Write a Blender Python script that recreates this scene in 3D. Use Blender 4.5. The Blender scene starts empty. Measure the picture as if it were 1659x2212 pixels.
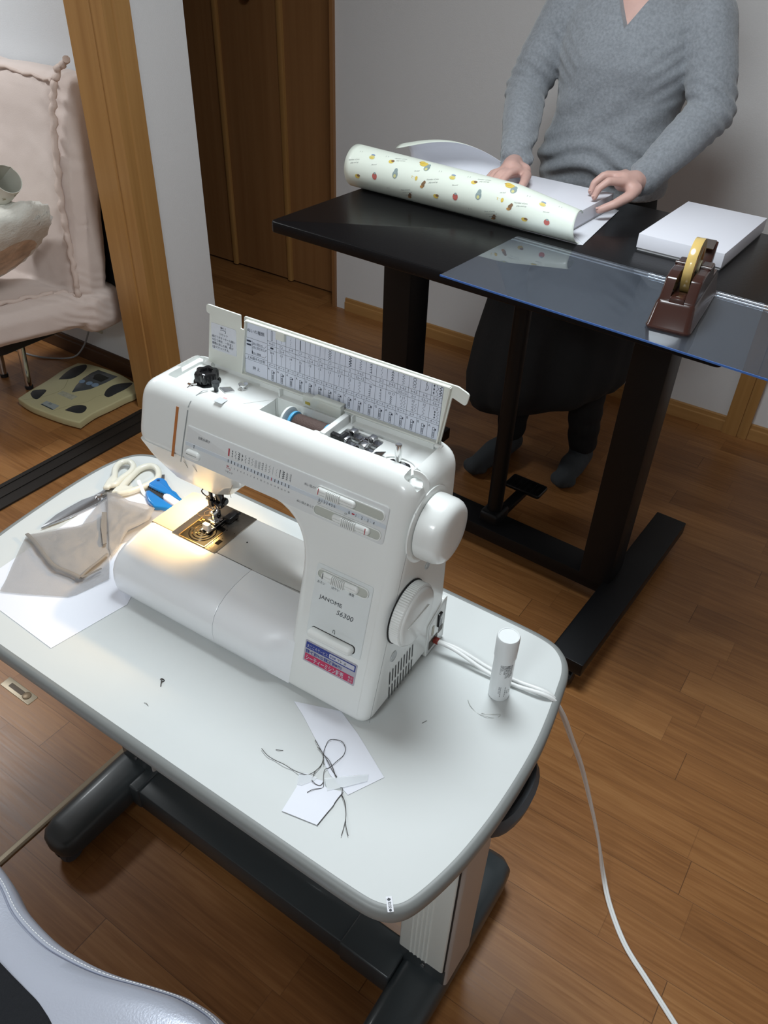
import bpy, bmesh, math, random
from mathutils import Vector, Matrix, noise
random.seed(7)
S = bpy.context.scene
COL = S.collection
PI = math.pi

# ------------------------------------------------------------------ camera
cam_d = bpy.data.cameras.new('camera')
cam = bpy.data.objects.new('camera', cam_d); COL.objects.link(cam)
R_ = (0.826065, -0.0, 0.0)
yaw, pitch, roll = math.radians(-32.9808), math.radians(38.0), math.radians(2.1347)
fwd = Vector((math.sin(yaw) * math.cos(pitch), math.cos(yaw) * math.cos(pitch), -math.sin(pitch)))
rt0 = Vector((math.cos(yaw), -math.sin(yaw), 0)); up0 = rt0.cross(fwd)
rt = math.cos(roll) * rt0 + math.sin(roll) * up0
up = -math.sin(roll) * rt0 + math.cos(roll) * up0
m = Matrix((rt, up, -fwd)).transposed().to_4x4()
m.translation = Vector((0, 0, 1.6))
cam.matrix_world = m
cam_d.sensor_fit = 'VERTICAL'; cam_d.sensor_height = 24.0
cam_d.lens = 24.0 * 1717.16 / 2212.0
cam_d.clip_start = 0.02; cam_d.clip_end = 50
S.camera = cam

# ------------------------------------------------------------------ view and light
S.view_settings.view_transform = 'Standard'; S.view_settings.look = 'None'
S.view_settings.gamma = 1.0; S.view_settings.use_curve_mapping = False
S.view_settings.exposure = 0.0
W = bpy.data.worlds.new('room_world'); S.world = W; W.use_nodes = True
W.node_tree.nodes['Background'].inputs[0].default_value = (.9, .95, 1, 1)
W.node_tree.nodes['Background'].inputs[1].default_value = 0.05

def disc_light(name, loc, size, power, color):
    d = bpy.data.lights.new(name, 'AREA'); d.shape = 'DISK'; d.size = size; d.energy = power; d.color = color
    o = bpy.data.objects.new(name, d); COL.objects.link(o); o.location = loc
    return o
MAIN_LAMP = (-0.65, 1.15, 2.31)
REAR_FILL = (-0.30, -1.10, 2.31)  # added fill, unseen behind the camera; brightens machine front and walls
LEFT_LAMP = (-3.35, 0.95, 2.31)
disc_light('main_lamp_light', MAIN_LAMP, 0.62, 27, (0.88, 0.96, 1.0))
disc_light('rear_fill_light', REAR_FILL, 0.50, 18, (0.88, 0.96, 1.0))
disc_light('left_room_lamp_light', LEFT_LAMP, 0.50, 26, (0.92, 0.97, 1.0))

# ------------------------------------------------------------------ helpers
def link(o, parent=None):
    COL.objects.link(o)
    if parent is not None: o.parent = parent
    return o

def tag(o, label=None, cat=None, group=None, kind=None):
    if label: o['label'] = label
    if cat: o['category'] = cat
    if group: o['group'] = group
    if kind: o['kind'] = kind
    return o

def empty(name, loc, label, cat, group=None, rotz=0):
    o = bpy.data.objects.new(name, None); link(o); o.location = loc; o.rotation_euler = (0, 0, rotz)
    o.empty_display_size = 0.05
    return tag(o, label, cat, group)

class MB:
    """collects vertices and faces for ONE mesh"""
    def __init__(s): s.v = []; s.f = []; s.m = []; s.mi = 0
    def add(s, vs, fs):
        n = len(s.v); s.v += [tuple(p) for p in vs]
        for f in fs: s.f.append([i + n for i in f]); s.m.append(s.mi)
        return s
    def box(s, a, b):
        x0, y0, z0 = a; x1, y1, z1 = b
        vs = [(x0, y0, z0), (x1, y0, z0), (x1, y1, z0), (x0, y1, z0), (x0, y0, z1), (x1, y0, z1), (x1, y1, z1), (x0, y1, z1)]
        return s.add(vs, [(3, 2, 1, 0), (4, 5, 6, 7), (0, 1, 5, 4), (1, 2, 6, 5), (2, 3, 7, 6), (3, 0, 4, 7)])
    def rings(s, rings, cap0=True, cap1=True, closed=True):
        n = len(rings[0]); vs = [p for r in rings for p in r]; fs = []
        for i in range(len(rings) - 1):
            for j in range(n if closed else n - 1):
                k = (j + 1) % n
                fs.append((i * n + j, i * n + k, (i + 1) * n + k, (i + 1) * n + j))
        if cap0: fs.append(tuple(range(n - 1, -1, -1)))
        if cap1: fs.append(tuple((len(rings) - 1) * n + j for j in range(n)))
        return s.add(vs, fs)
    def slab(s, outline, P, d0, d1, r0=0, r1=0, seg=4):
        """outline CCW in (a, b); P(a, b, d); rounded rims at either depth"""
        n = len(outline); nor = []
        for i in range(n):
            p, q, r = outline[i - 1], outline[i], outline[(i + 1) % n]
            e1 = Vector((q[0] - p[0], q[1] - p[1])); e2 = Vector((r[0] - q[0], r[1] - q[1]))
            if e1.length < 1e-9: e1 = e2.copy()
            if e2.length < 1e-9: e2 = e1.copy()
            e1.normalize(); e2.normalize()
            n1 = Vector((-e1.y, e1.x)); n2 = Vector((-e2.y, e2.x)); k = n1 + n2
            k = k / max(0.35, (1 + n1.dot(n2))) if k.length > 1e-6 else n1
            nor.append(k)
        def ring(d, ins): return [P(o[0] + k.x * ins, o[1] + k.y * ins, d) for o, k in zip(outline, nor)]
        R = []
        sg = 1 if d1 > d0 else -1
        if r0 > 0:
            for i in range(seg + 1):
                t = PI / 2 * i / seg; R.append(ring(d0 + sg * r0 * (1 - math.sin(t)), r0 * (1 - math.cos(t))))
            R = R[::-1]
        else: R.append(ring(d0, 0))
        if r1 > 0:
            for i in range(seg + 1):
                t = PI / 2 * i / seg; R.append(ring(d1 - sg * r1 * (1 - math.sin(t)), r1 * (1 - math.cos(t))))
        else: R.append(ring(d1, 0))
        return s.rings(R)
    def tube(s, pts, r, n=8, caps=True, flat=1.0, up=None):
        pts = [Vector(p) for p in pts]; rs = r if isinstance(r, (list, tuple)) else [r] * len(pts)
        T = []
        for i in range(len(pts)):
            t = pts[min(i + 1, len(pts) - 1)] - pts[max(i - 1, 0)]
            T.append(t.normalized() if t.length > 1e-9 else Vector((0, 0, 1)))
        u = Vector(up) if up else (Vector((0, 0, 1)) if abs(T[0].z) < .9 else Vector((1, 0, 0)))
        R = []
        for p, t, rr_ in zip(pts, T, rs):
            a = u - t * u.dot(t)
            if a.length < 1e-6: a = t.orthogonal()
            a.normalize(); b = t.cross(a)
            if not up: u = a
            R.append([p + (b * math.cos(2 * PI * j / n) + a * math.sin(2 * PI * j / n) * flat) * rr_ for j in range(n)])
        return s.rings(R, caps, caps)
    def lathe(s, prof, base=(0, 0, 0), axis='z', n=24, mod=None):
        """prof: list of (radius, height)"""
        R = []
        bx, by, bz = base
        for r, h in prof:
            ring = []
            for j in range(n):
                t = 2 * PI * j / n; rr_ = r * (mod(t, h) if mod else 1)
                c, k = rr_ * math.cos(t), rr_ * math.sin(t)
                ring.append({'z': (bx + c, by + k, bz + h), 'x': (bx + h, by + c, bz + k), 'y': (bx + k, by + h, bz + c)}[axis])
            R.append(ring)
        return s.rings(R, prof[0][0] > 1e-6, prof[-1][0] > 1e-6)
    def ribbon(s, pts, w, P, d=0.0, closed=False):
        """flat stroke of width w along (a, b) points on a frame P"""
        k = len(pts)
        for i in range(k if closed else k - 1):
            a, b = pts[i], pts[(i + 1) % k]
            dx, dy = b[0] - a[0], b[1] - a[1]; l = math.hypot(dx, dy)
            if l < 1e-9: continue
            ex, ey = dx / l * w / 2, dy / l * w / 2; nx, ny = -ey, ex
            q = [(a[0] - ex + nx * -1, a[1] - ey + ny * -1), (b[0] + ex - nx, b[1] + ey - ny), (b[0] + ex + nx, b[1] + ey + ny), (a[0] - ex + nx, a[1] - ey + ny)]
            s.add([P(x, y, d + 0.00001 * (i % 3)) for x, y in q], [(0, 1, 2, 3)])
        return s
    def poly(s, pts, P, d=0.0):
        return s.add([P(x, y, d) for x, y in pts], [tuple(range(len(pts)))])
    def text(s, body, a, b, size, P, d=0.0, sx=1.0, align='L', rot=0.0, shear=0.0, bold=0.0):
        vs, fs = glyphs(body, bold)
        w = max((v[0] for v in vs), default=0)
        ox = {'L': 0, 'C': -w / 2, 'R': -w}[align]
        c, k = math.cos(rot), math.sin(rot)
        out = []
        for x, y in vs:
            X = (x + ox + shear * y) * size * sx; Y = y * size
            out.append(P(a + X * c - Y * k, b + X * k + Y * c, d))
        return s.add(out, fs)
    def build(s, name, mat, parent=None, smooth=True, sharp=35, bevel=0, bseg=2, label=None):
        me = bpy.data.meshes.new(name); me.from_pydata(s.v, [], s.f); me.update()
        mats = mat if isinstance(mat, (list, tuple)) else [mat]
        for q in mats: me.materials.append(q)
        if len(mats) > 1: me.polygons.foreach_set('material_index', s.m)
        bm = bmesh.new(); bm.from_mesh(me); bmesh.ops.recalc_face_normals(bm, faces=bm.faces); bm.to_mesh(me); bm.free()
        if smooth:
            me.polygons.foreach_set('use_smooth', [True] * len(me.polygons))
            me.set_sharp_from_angle(angle=math.radians(sharp))
        o = bpy.data.objects.new(name, me); link(o, parent)
        if bevel:
            q = o.modifiers.new('bevel', 'BEVEL'); q.width = bevel; q.segments = bseg; q.limit_method = 'ANGLE'; q.angle_limit = math.radians(40)
        if label: o['label'] = label
        return o

_gl = {}
def glyphs(body, bold=0.0):
    key = (body, bold)
    if key not in _gl:
        c = bpy.data.curves.new('t', 'FONT'); c.body = body; c.resolution_u = 2; c.offset = bold
        o = bpy.data.objects.new('t', c); COL.objects.link(o)
        e = o.evaluated_get(bpy.context.evaluated_depsgraph_get()); me = e.to_mesh()
        _gl[key] = ([(v.co.x, v.co.y) for v in me.vertices], [tuple(p.vertices) for p in me.polygons])
        e.to_mesh_clear(); bpy.data.objects.remove(o); bpy.data.curves.remove(c)
    return _gl[key]

def rr(a0, b0, a1, b1, r, n=5):
    """rounded rectangle, CCW"""
    rs = r if isinstance(r, (list, tuple)) else [r] * 4
    out = []
    for (cx, cy, t0, q) in ((a1, b0, -PI / 2, rs[1]), (a1, b1, 0, rs[2]), (a0, b1, PI / 2, rs[3]), (a0, b0, PI, rs[0])):
        x = cx - q if cx == a1 else cx + q; y = cy - q if cy == b1 else cy + q
        if q <= 1e-6: out.append((cx, cy)); continue
        for i in range(n + 1):
            t = t0 + PI / 2 * i / n; out.append((x + q * math.cos(t), y + q * math.sin(t)))
    return out

def rpoly(pts, n=6):
    """polygon with per-corner radius [(a, b, r)]"""
    out = []
    k = len(pts)
    for i in range(k):
        p = Vector(pts[i - 1][:2]); q = Vector(pts[i][:2]); s_ = Vector(pts[(i + 1) % k][:2]); r = pts[i][2]
        if r <= 1e-6: out.append(tuple(q)); continue
        u = (p - q).normalized(); w = (s_ - q).normalized()
        ang = math.acos(max(-1, min(1, u.dot(w)))); d = min(r / math.tan(ang / 2), .49 * (p - q).length, .49 * (s_ - q).length)
        a, b = q + u * d, q + w * d
        for j in range(n + 1):
            t = j / n; out.append(tuple((1 - t) ** 2 * a + 2 * t * (1 - t) * q + t * t * b))
    return out

def spline(pts, n=8):
    """Catmull-Rom through points"""
    pts = [Vector(p) for p in pts]; out = []
    for i in range(len(pts) - 1):
        p0 = pts[max(i - 1, 0)]; p1 = pts[i]; p2 = pts[i + 1]; p3 = pts[min(i + 2, len(pts) - 1)]
        for j in range(n):
            t = j / n
            out.append(.5 * ((2 * p1) + (p2 - p0) * t + (2 * p0 - 5 * p1 + 4 * p2 - p3) * t * t + (3 * p1 - p0 - 3 * p2 + p3) * t ** 3))
    out.append(pts[-1]); return out

def bake(o):
    """apply the modifiers of o without operators"""
    dg = bpy.context.evaluated_depsgraph_get(); dg.update()
    me = bpy.data.meshes.new_from_object(o.evaluated_get(dg)); old = o.data
    o.modifiers.clear(); o.data = me; bpy.data.meshes.remove(old); return o

def cut(o, cutters):
    for c in cutters:
        q = o.modifiers.new('cut', 'BOOLEAN'); q.operation = 'DIFFERENCE'; q.solver = 'EXACT'; q.object = c
    bake(o)
    for c in cutters:
        me = c.data; bpy.data.objects.remove(c); bpy.data.meshes.remove(me)
    o.data.polygons.foreach_set('use_smooth', [True] * len(o.data.polygons)); o.data.set_sharp_from_angle(angle=math.radians(30))
    return o

def remesh(o, voxel, smooth=4, disp=None):
    q = o.modifiers.new('r', 'REMESH'); q.mode = 'VOXEL'; q.voxel_size = voxel; q.use_smooth_shade = True
    if smooth:
        q = o.modifiers.new('s', 'SMOOTH'); q.iterations = smooth; q.factor = .5
    bake(o)
    if disp:
        me = o.data
        for v in me.vertices: v.co = v.co + v.normal * disp(v.co)
    o.data.polygons.foreach_set('use_smooth', [True] * len(o.data.polygons))
    return o

def XY(z0):
    return lambda a, b, d: Vector((a, b, z0 + d))

# ------------------------------------------------------------------ materials
def mat(name, col, rough=.5, metal=0, spec=.5, coat=0, sss=0, trans=0, ior=1.45, alpha=1, bump=None, var=None, emit=None, sheen=0):
    """bump=(scale, strength[, detail]); var=(scale, amount) colour mottle"""
    M = bpy.data.materials.new(name); M.use_nodes = True
    nt = M.node_tree; b = nt.nodes['Principled BSDF']; I = b.inputs
    I['Base Color'].default_value = (*col, 1); I['Roughness'].default_value = rough; I['Metallic'].default_value = metal
    I['Specular IOR Level'].default_value = spec; I['Coat Weight'].default_value = coat; I['Coat Roughness'].default_value = .08
    I['Transmission Weight'].default_value = trans; I['IOR'].default_value = ior; I['Alpha'].default_value = alpha
    I['Sheen Weight'].default_value = sheen
    if sss: I['Subsurface Weight'].default_value = sss; I['Subsurface Radius'].default_value = (.01, .004, .002)
    if emit: I['Emission Color'].default_value = (*emit[0], 1); I['Emission Strength'].default_value = emit[1]
    if bump or var:
        tc = nt.nodes.new('ShaderNodeTexCoord')
    if bump:
        n = nt.nodes.new('ShaderNodeTexNoise'); n.inputs['Scale'].default_value = bump[0]; n.inputs['Detail'].default_value = bump[2] if len(bump) > 2 else 3
        nt.links.new(tc.outputs['Object'], n.inputs['Vector'])
        bp = nt.nodes.new('ShaderNodeBump'); bp.inputs['Strength'].default_value = bump[1]; bp.inputs['Distance'].default_value = .002
        nt.links.new(n.outputs['Fac'], bp.inputs['Height']); nt.links.new(bp.outputs[0], I['Normal'])
    if var:
        n = nt.nodes.new('ShaderNodeTexNoise'); n.inputs['Scale'].default_value = var[0]; n.inputs['Detail'].default_value = 4
        nt.links.new(tc.outputs['Object'], n.inputs['Vector'])
        r = nt.nodes.new('ShaderNodeValToRGB'); a = var[1]
        r.color_ramp.elements[0].position = .3; r.color_ramp.elements[1].position = .7
        r.color_ramp.elements[0].color = (*[c * (1 - a) for c in col], 1); r.color_ramp.elements[1].color = (*[min(1, c * (1 + a)) for c in col], 1)
        nt.links.new(n.outputs['Fac'], r.inputs[0]); nt.links.new(r.outputs[0], I['Base Color'])
    return M

def wood(name, c0, c1, scale=(60, 60, 2), rough=.35, coat=0):
    """fine straight grain: noise stretched along one axis"""
    M = mat(name, c0, rough, coat=coat); nt = M.node_tree; I = nt.nodes['Principled BSDF'].inputs
    tc = nt.nodes.new('ShaderNodeTexCoord'); mp = nt.nodes.new('ShaderNodeMapping'); mp.inputs['Scale'].default_value = scale
    n = nt.nodes.new('ShaderNodeTexNoise'); n.inputs['Scale'].default_value = 1; n.inputs['Detail'].default_value = 5
    r = nt.nodes.new('ShaderNodeValToRGB'); r.color_ramp.elements[0].position = .3; r.color_ramp.elements[1].position = .72
    r.color_ramp.elements[0].color = (*c0, 1); r.color_ramp.elements[1].color = (*c1, 1)
    L = nt.links.new
    L(tc.outputs['Object'], mp.inputs[0]); L(mp.outputs[0], n.inputs['Vector']); L(n.outputs['Fac'], r.inputs[0]); L(r.outputs[0], I['Base Color'])
    return M

def floor_material(name, axis='x'):
    """strip parquet: strips 87 mm wide along x, staggered joints, each block its own tone and grain"""
    M = mat(name, (.3, .15, .06), .33); nt = M.node_tree; I = nt.nodes['Principled BSDF'].inputs; N = nt.nodes.new; L = nt.links.new
    def math_(op, a, b=None, c=None):
        n = N('ShaderNodeMath'); n.operation = op
        for i, x in enumerate((a, b, c)):
            if x is None: continue
            if isinstance(x, (int, float)): n.inputs[i].default_value = x
            else: L(x, n.inputs[i])
        return n.outputs[0]
    tc = N('ShaderNodeTexCoord'); sp = N('ShaderNodeSeparateXYZ'); L(tc.outputs['Object'], sp.inputs[0])
    x, y = sp.outputs[0], sp.outputs[1]
    if axis == 'y': x, y = y, x
    rowf = math_('DIVIDE', math_('ADD', y, .0205), .0872); row = math_('FLOOR', rowf); fy = math_('FRACT', rowf)
    wn = N('ShaderNodeTexWhiteNoise'); wn.noise_dimensions = '1D'; L(row, wn.inputs['W'])
    xs = math_('ADD', math_('DIVIDE', x, .46), math_('MULTIPLY', wn.outputs['Value'], 7.3)); cell = math_('FLOOR', xs); fx = math_('FRACT', xs)
    cv = N('ShaderNodeCombineXYZ'); L(cell, cv.inputs[0]); L(row, cv.inputs[1])
    w2 = N('ShaderNodeTexWhiteNoise'); w2.noise_dimensions = '2D'; L(cv.outputs[0], w2.inputs['Vector'])
    # grain
    gx = math_('MULTIPLY', x, 7.0); gy = math_('MULTIPLY', y, 150.0); gz = math_('MULTIPLY', w2.outputs['Value'], 37.0)
    gv = N('ShaderNodeCombineXYZ'); L(gx, gv.inputs[0]); L(gy, gv.inputs[1]); L(gz, gv.inputs[2])
    g = N('ShaderNodeTexNoise'); g.inputs['Scale'].default_value = 1; g.inputs['Detail'].default_value = 4; g.inputs['Distortion'].default_value = .6; L(gv.outputs[0], g.inputs['Vector'])
    hx = math_('MULTIPLY', x, 2.2); hy = math_('MULTIPLY', y, 26.0)
    hv = N('ShaderNodeCombineXYZ'); L(hx, hv.inputs[0]); L(hy, hv.inputs[1]); L(gz, hv.inputs[2])
    h = N('ShaderNodeTexNoise'); h.inputs['Scale'].default_value = 1; h.inputs['Detail'].default_value = 3; h.inputs['Distortion'].default_value = 1.2; L(hv.outputs[0], h.inputs['Vector'])
    tone = math_('ADD', math_('ADD', math_('ADD', .08, math_('MULTIPLY', w2.outputs['Value'], .22)), math_('MULTIPLY', g.outputs['Fac'], .55)), math_('MULTIPLY', h.outputs['Fac'], .45))
    rp = N('ShaderNodeValToRGB'); e = rp.color_ramp.elements; e[0].position = .35; e[1].position = 1.0
    e[0].color = (*FLOOR_C[0], 1); e[1].color = (*FLOOR_C[2], 1); k = e.new(.68); k.color = (*FLOOR_C[1], 1)
    L(tone, rp.inputs[0])
    # seams
    sy = math_('LESS_THAN', math_('ABSOLUTE', math_('SUBTRACT', fy, .5)), .4915)
    every = math_('MODULO', math_('ABSOLUTE', row), 3.0); deep = math_('LESS_THAN', every, .5)
    sx = math_('LESS_THAN', math_('ABSOLUTE', math_('SUBTRACT', fx, .5)), .4982)
    seam = math_('SUBTRACT', 1.0, math_('MULTIPLY', sy, sx))
    mx = N('ShaderNodeMix'); mx.data_type = 'RGBA'; mx.blend_type = 'MIX'; L(math_('MULTIPLY', seam, math_('ADD', .3, math_('MULTIPLY', deep, .45))), mx.inputs['Factor'])
    L(rp.outputs[0], mx.inputs['A']); mx.inputs['B'].default_value = (.07, .03, .012, 1)
    L(mx.outputs['Result'], I['Base Color'])
    rg = math_('ADD', .26, math_('MULTIPLY', g.outputs['Fac'], .16)); L(rg, I['Roughness'])
    bp = N('ShaderNodeBump'); bp.inputs['Strength'].default_value = .25; bp.inputs['Distance'].default_value = .001
    L(math_('SUBTRACT', math_('MULTIPLY', g.outputs['Fac'], .3), seam), bp.inputs['Height']); L(bp.outputs[0], I['Normal'])
    return M
FLOOR_C = ((.165, .066, .020), (.295, .128, .041), (.42, .205, .072))

WHITE_P = mat('white_gloss_plastic', (.80, .82, .80), .28, coat=.35)
IVORY_P = mat('ivory_plastic', (.78, .79, .73), .38)
SILK_P = mat('silky_white_plastic', (.84, .86, .88), .30, metal=.08, coat=.25)
GREY_P = mat('pale_grey_plastic', (.60, .63, .64), .4)
PANEL_P = mat('cool_white_panel', (.72, .74, .74), .32, coat=.2)
DARK_P = mat('dark_gap', (.012, .012, .012), .6)
BLACK_P = mat('black_plastic', (.012, .012, .013), .18)
CHROME = mat('chrome', (.75, .75, .75), .12, metal=1)
STEEL = mat('brushed_steel', (.30, .27, .23), .30, metal=1, bump=(300, .1))
INK = mat('grey_ink', (.045, .05, .06), .6)
INK_R = mat('red_ink', (.45, .03, .05), .5)
PAPER = mat('white_paper', (.82, .83, .88), .75)
# plan coordinates (metres) of small outlines
CUT_UP = [(-0.9784, 0.7289), (-0.9819, 0.7357), (-0.9803, 0.7475), (-0.974, 0.7534), (-0.9673, 0.756), (-0.956, 0.7526), (-0.9451, 0.7467), (-0.9291, 0.7402), (-0.9199, 0.7402), (-0.9043, 0.7338), (-0.8884, 0.73), (-0.8872, 0.7244), (-0.9046, 0.7268), (-0.9297, 0.7261), (-0.9467, 0.7248), (-0.9715, 0.7247)]
CUT_CH = [(-0.9774, 0.7261), (-0.9367, 0.7266), (-0.9292, 0.7253), (-0.9273, 0.7155), (-0.9695, 0.7181)]
CUT_LO = [(-0.9667, 0.7117), (-0.9622, 0.7173), (-0.9358, 0.7143), (-0.9077, 0.7108), (-0.8845, 0.7085), (-0.8845, 0.6999), (-0.9009, 0.6985), (-0.9203, 0.6885), (-0.9418, 0.6943), (-0.9569, 0.7032)]
CUT_SL = [(-0.9267, 0.715), (-0.9303, 0.7213), (-0.9273, 0.7257), (-0.9211, 0.727), (-0.8902, 0.7233), (-0.8843, 0.7103), (-0.8969, 0.7096), (-0.9204, 0.7119)]
CUT_TAB = [(-0.9827, 0.7563), (-0.9853, 0.7663), (-0.9816, 0.7703), (-0.9761, 0.7635), (-0.9696, 0.7588)]
CUT_HOLE = [(-0.9696, 0.7448)]
SC_BIG = [(-1.0019, 0.6809), (-1.0108, 0.695), (-1.024, 0.7313), (-1.0287, 0.7553), (-1.0205, 0.7726), (-1.0015, 0.7719), (-0.9823, 0.7551), (-0.9791, 0.7343), (-0.9839, 0.7115), (-0.9917, 0.6919)]
SC_SM = [(-1.0281, 0.6875), (-1.0411, 0.7061), (-1.059, 0.7237), (-1.0665, 0.7422), (-1.0578, 0.7544), (-1.0408, 0.7502), (-1.0301, 0.7342), (-1.0268, 0.7096), (-1.0215, 0.6923)]
SC_BL = [(-1.0319, 0.5411), (-1.0358, 0.5499), (-1.0416, 0.5791), (-1.0412, 0.6079), (-1.0399, 0.6318), (-1.0332, 0.6516), (-1.0327, 0.6693), (-1.0379, 0.6896), (-1.0252, 0.6946), (-1.012, 0.6674), (-1.0118, 0.6568), (-1.0093, 0.6419), (-1.0146, 0.6112), (-1.0228, 0.5692)]
SC_BL2 = [(-1.0343, 0.5436), (-1.0277, 0.5726), (-1.0196, 0.6147), (-1.014, 0.6479), (-1.017, 0.6712), (-1.0161, 0.6849), (-1.0058, 0.6774), (-1.013, 0.6678), (-1.01, 0.6446), (-1.0185, 0.5893)]
SC_PIV = [(-1.0213, 0.655)]
SC_TIE = [(-0.9953, 0.7224), (-0.9762, 0.7138), (-0.9644, 0.7105)]
CLOTH = [(-0.9569, 0.4101), (-1.0404, 0.5192), (-0.9992, 0.5736), (-0.9864, 0.585), (-0.9982, 0.6118), (-1.0125, 0.6464), (-1.0158, 0.6673), (-0.9971, 0.6748), (-0.9706, 0.6753), (-0.9219, 0.6844), (-0.9292, 0.7144), (-0.905, 0.701), (-0.8768, 0.6426), (-0.9001, 0.588), (-0.8874, 0.5613), (-0.8454, 0.5253), (-0.8594, 0.4731), (-0.8652, 0.4626), (-0.9242, 0.4275)]
CLOTH2 = [(-1.0087, 0.6627), (-0.9901, 0.6701), (-0.96, 0.6672), (-0.9259, 0.676), (-0.9058, 0.6787), (-0.8923, 0.6529), (-0.9016, 0.6153), (-0.879, 0.559), (-0.8976, 0.5702), (-0.966, 0.6262)]
CLOTH3 = [(-1.0331, 0.5156), (-0.9922, 0.5696), (-0.9748, 0.6038), (-0.978, 0.6213), (-0.9299, 0.5832), (-0.9045, 0.5761), (-0.8864, 0.5606), (-0.8759, 0.4967), (-0.9077, 0.4934), (-0.9461, 0.4925), (-0.9965, 0.5085)]
FOLD = [(-1.0305, 0.5145), (-0.9992, 0.508), (-0.9571, 0.4962), (-0.9271, 0.4907), (-0.8985, 0.4948), (-0.8758, 0.4964)]
FOLD2 = [(-0.8769, 0.4973), (-0.8818, 0.517), (-0.8838, 0.5394), (-0.8867, 0.5583)]
FOLD3 = [(-0.8754, 0.4984), (-0.8703, 0.5121), (-0.8668, 0.5297)]
FOLD4 = [(-0.9756, 0.6231), (-0.9474, 0.5968), (-0.9078, 0.5682), (-0.9056, 0.5734), (-0.9693, 0.6278)]
PAPER_L = [(-0.8021, 0.383), (-0.9247, 0.3872), (-1.0016, 0.3929), (-1.021, 0.6665), (-0.9889, 0.7144), (-0.9549, 0.7104), (-0.8884, 0.7017), (-0.7832, 0.5056)]
PAPER_M = [(-0.4637, 0.5107), (-0.4388, 0.4993), (-0.3965, 0.4761), (-0.38, 0.4675), (-0.3684, 0.4558), (-0.3562, 0.449), (-0.3219, 0.4395), (-0.2999, 0.4848), (-0.3622, 0.5173), (-0.4026, 0.5341)]
SCRAP = [(-0.3728, 0.3772), (-0.3787, 0.4118), (-0.3881, 0.4287), (-0.3792, 0.4341), (-0.3671, 0.4341), (-0.3574, 0.4372), (-0.35, 0.4321), (-0.3289, 0.4387), (-0.3279, 0.4185), (-0.3275, 0.4028), (-0.3278, 0.3869)]
TAPE1 = [(-0.3587, 0.4411), (-0.3452, 0.4527), (-0.3174, 0.4763), (-0.3132, 0.4678), (-0.3285, 0.4484), (-0.345, 0.4289)]
TAPE2 = [(-0.3877, 0.4282), (-0.3786, 0.4333), (-0.3659, 0.437), (-0.3663, 0.431), (-0.3747, 0.4166), (-0.3801, 0.4146)]
TH1 = [(-0.4487, 0.4283), (-0.436, 0.4248), (-0.4254, 0.4254), (-0.4101, 0.4264), (-0.3987, 0.4277), (-0.3869, 0.4284), (-0.3782, 0.4328), (-0.3738, 0.4405), (-0.3726, 0.4502), (-0.3752, 0.4591), (-0.3804, 0.4674), (-0.385, 0.4764), (-0.3866, 0.4866), (-0.3812, 0.4936), (-0.3717, 0.4951), (-0.363, 0.49), (-0.3591, 0.4806), (-0.3601, 0.4679), (-0.3625, 0.4574), (-0.3647, 0.45), (-0.3618, 0.4433), (-0.3563, 0.4358), (-0.3562, 0.4302), (-0.3606, 0.4281), (-0.3668, 0.4283), (-0.3703, 0.4316), (-0.3727, 0.4413), (-0.373, 0.4528), (-0.3771, 0.4638)]
TH2 = [(-0.4021, 0.4776), (-0.3918, 0.4725), (-0.3804, 0.4674), (-0.369, 0.4636), (-0.3607, 0.4596), (-0.3528, 0.4536), (-0.3468, 0.4492)]
TH3 = [(-0.3925, 0.471), (-0.3817, 0.4675), (-0.3735, 0.4584), (-0.3698, 0.4551)]
TH4 = [(-0.3754, 0.465), (-0.363, 0.458), (-0.3548, 0.4541), (-0.3465, 0.4504)]
TH5 = [(-0.3633, 0.4131), (-0.3596, 0.4203), (-0.3522, 0.4294), (-0.3563, 0.4358)]
TH6 = [(-0.3346, 0.4408), (-0.3317, 0.4419), (-0.3275, 0.4347), (-0.319, 0.4289), (-0.3108, 0.4204), (-0.305, 0.4122), (-0.3008, 0.4031), (-0.2964, 0.3923)]
TH7 = [(-0.3275, 0.4347), (-0.3176, 0.4281), (-0.309, 0.4181), (-0.3008, 0.4065), (-0.29, 0.3968)]
STITCH = [(-0.3284, 0.4388), (-0.3285, 0.4327), (-0.3285, 0.4281), (-0.3281, 0.4221), (-0.3271, 0.4165), (-0.3274, 0.4092), (-0.3275, 0.3985), (-0.3274, 0.3868)]
BIT1 = [(-0.4339, 0.4383), (-0.4305, 0.4397), (-0.426, 0.4427)]
BIT2 = [(-0.6237, 0.3931), (-0.6201, 0.3938), (-0.6153, 0.3926)]
BIT3 = [(-0.6356, 0.433), (-0.6342, 0.4351), (-0.6298, 0.4352), (-0.6299, 0.4302), (-0.6262, 0.425)]
BIT4 = [(-0.3049, 0.5808), (-0.3019, 0.5875)]
BIT5 = [(-0.2746, 0.6491), (-0.267, 0.6421), (-0.2547, 0.6378), (-0.241, 0.6384), (-0.2296, 0.6456), (-0.2277, 0.6525), (-0.2407, 0.6442), (-0.2489, 0.6401)]
SCALE = [(-2.6152, 1.434), (-2.6296, 1.4964), (-2.6431, 1.5846), (-2.666, 1.6792), (-2.6677, 1.7557), (-2.6185, 1.7787), (-2.5312, 1.7921), (-2.4397, 1.7956), (-2.3544, 1.7821), (-2.2952, 1.7334), (-2.2975, 1.6796), (-2.2987, 1.611), (-2.3027, 1.5343), (-2.2889, 1.4578), (-2.3628, 1.4411), (-2.451, 1.4302), (-2.5332, 1.425)]
SC_P1 = [(-2.6129, 1.619), (-2.6375, 1.6749), (-2.6462, 1.7258), (-2.6277, 1.7644), (-2.5987, 1.7429), (-2.5808, 1.6994), (-2.5788, 1.6543)]
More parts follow.
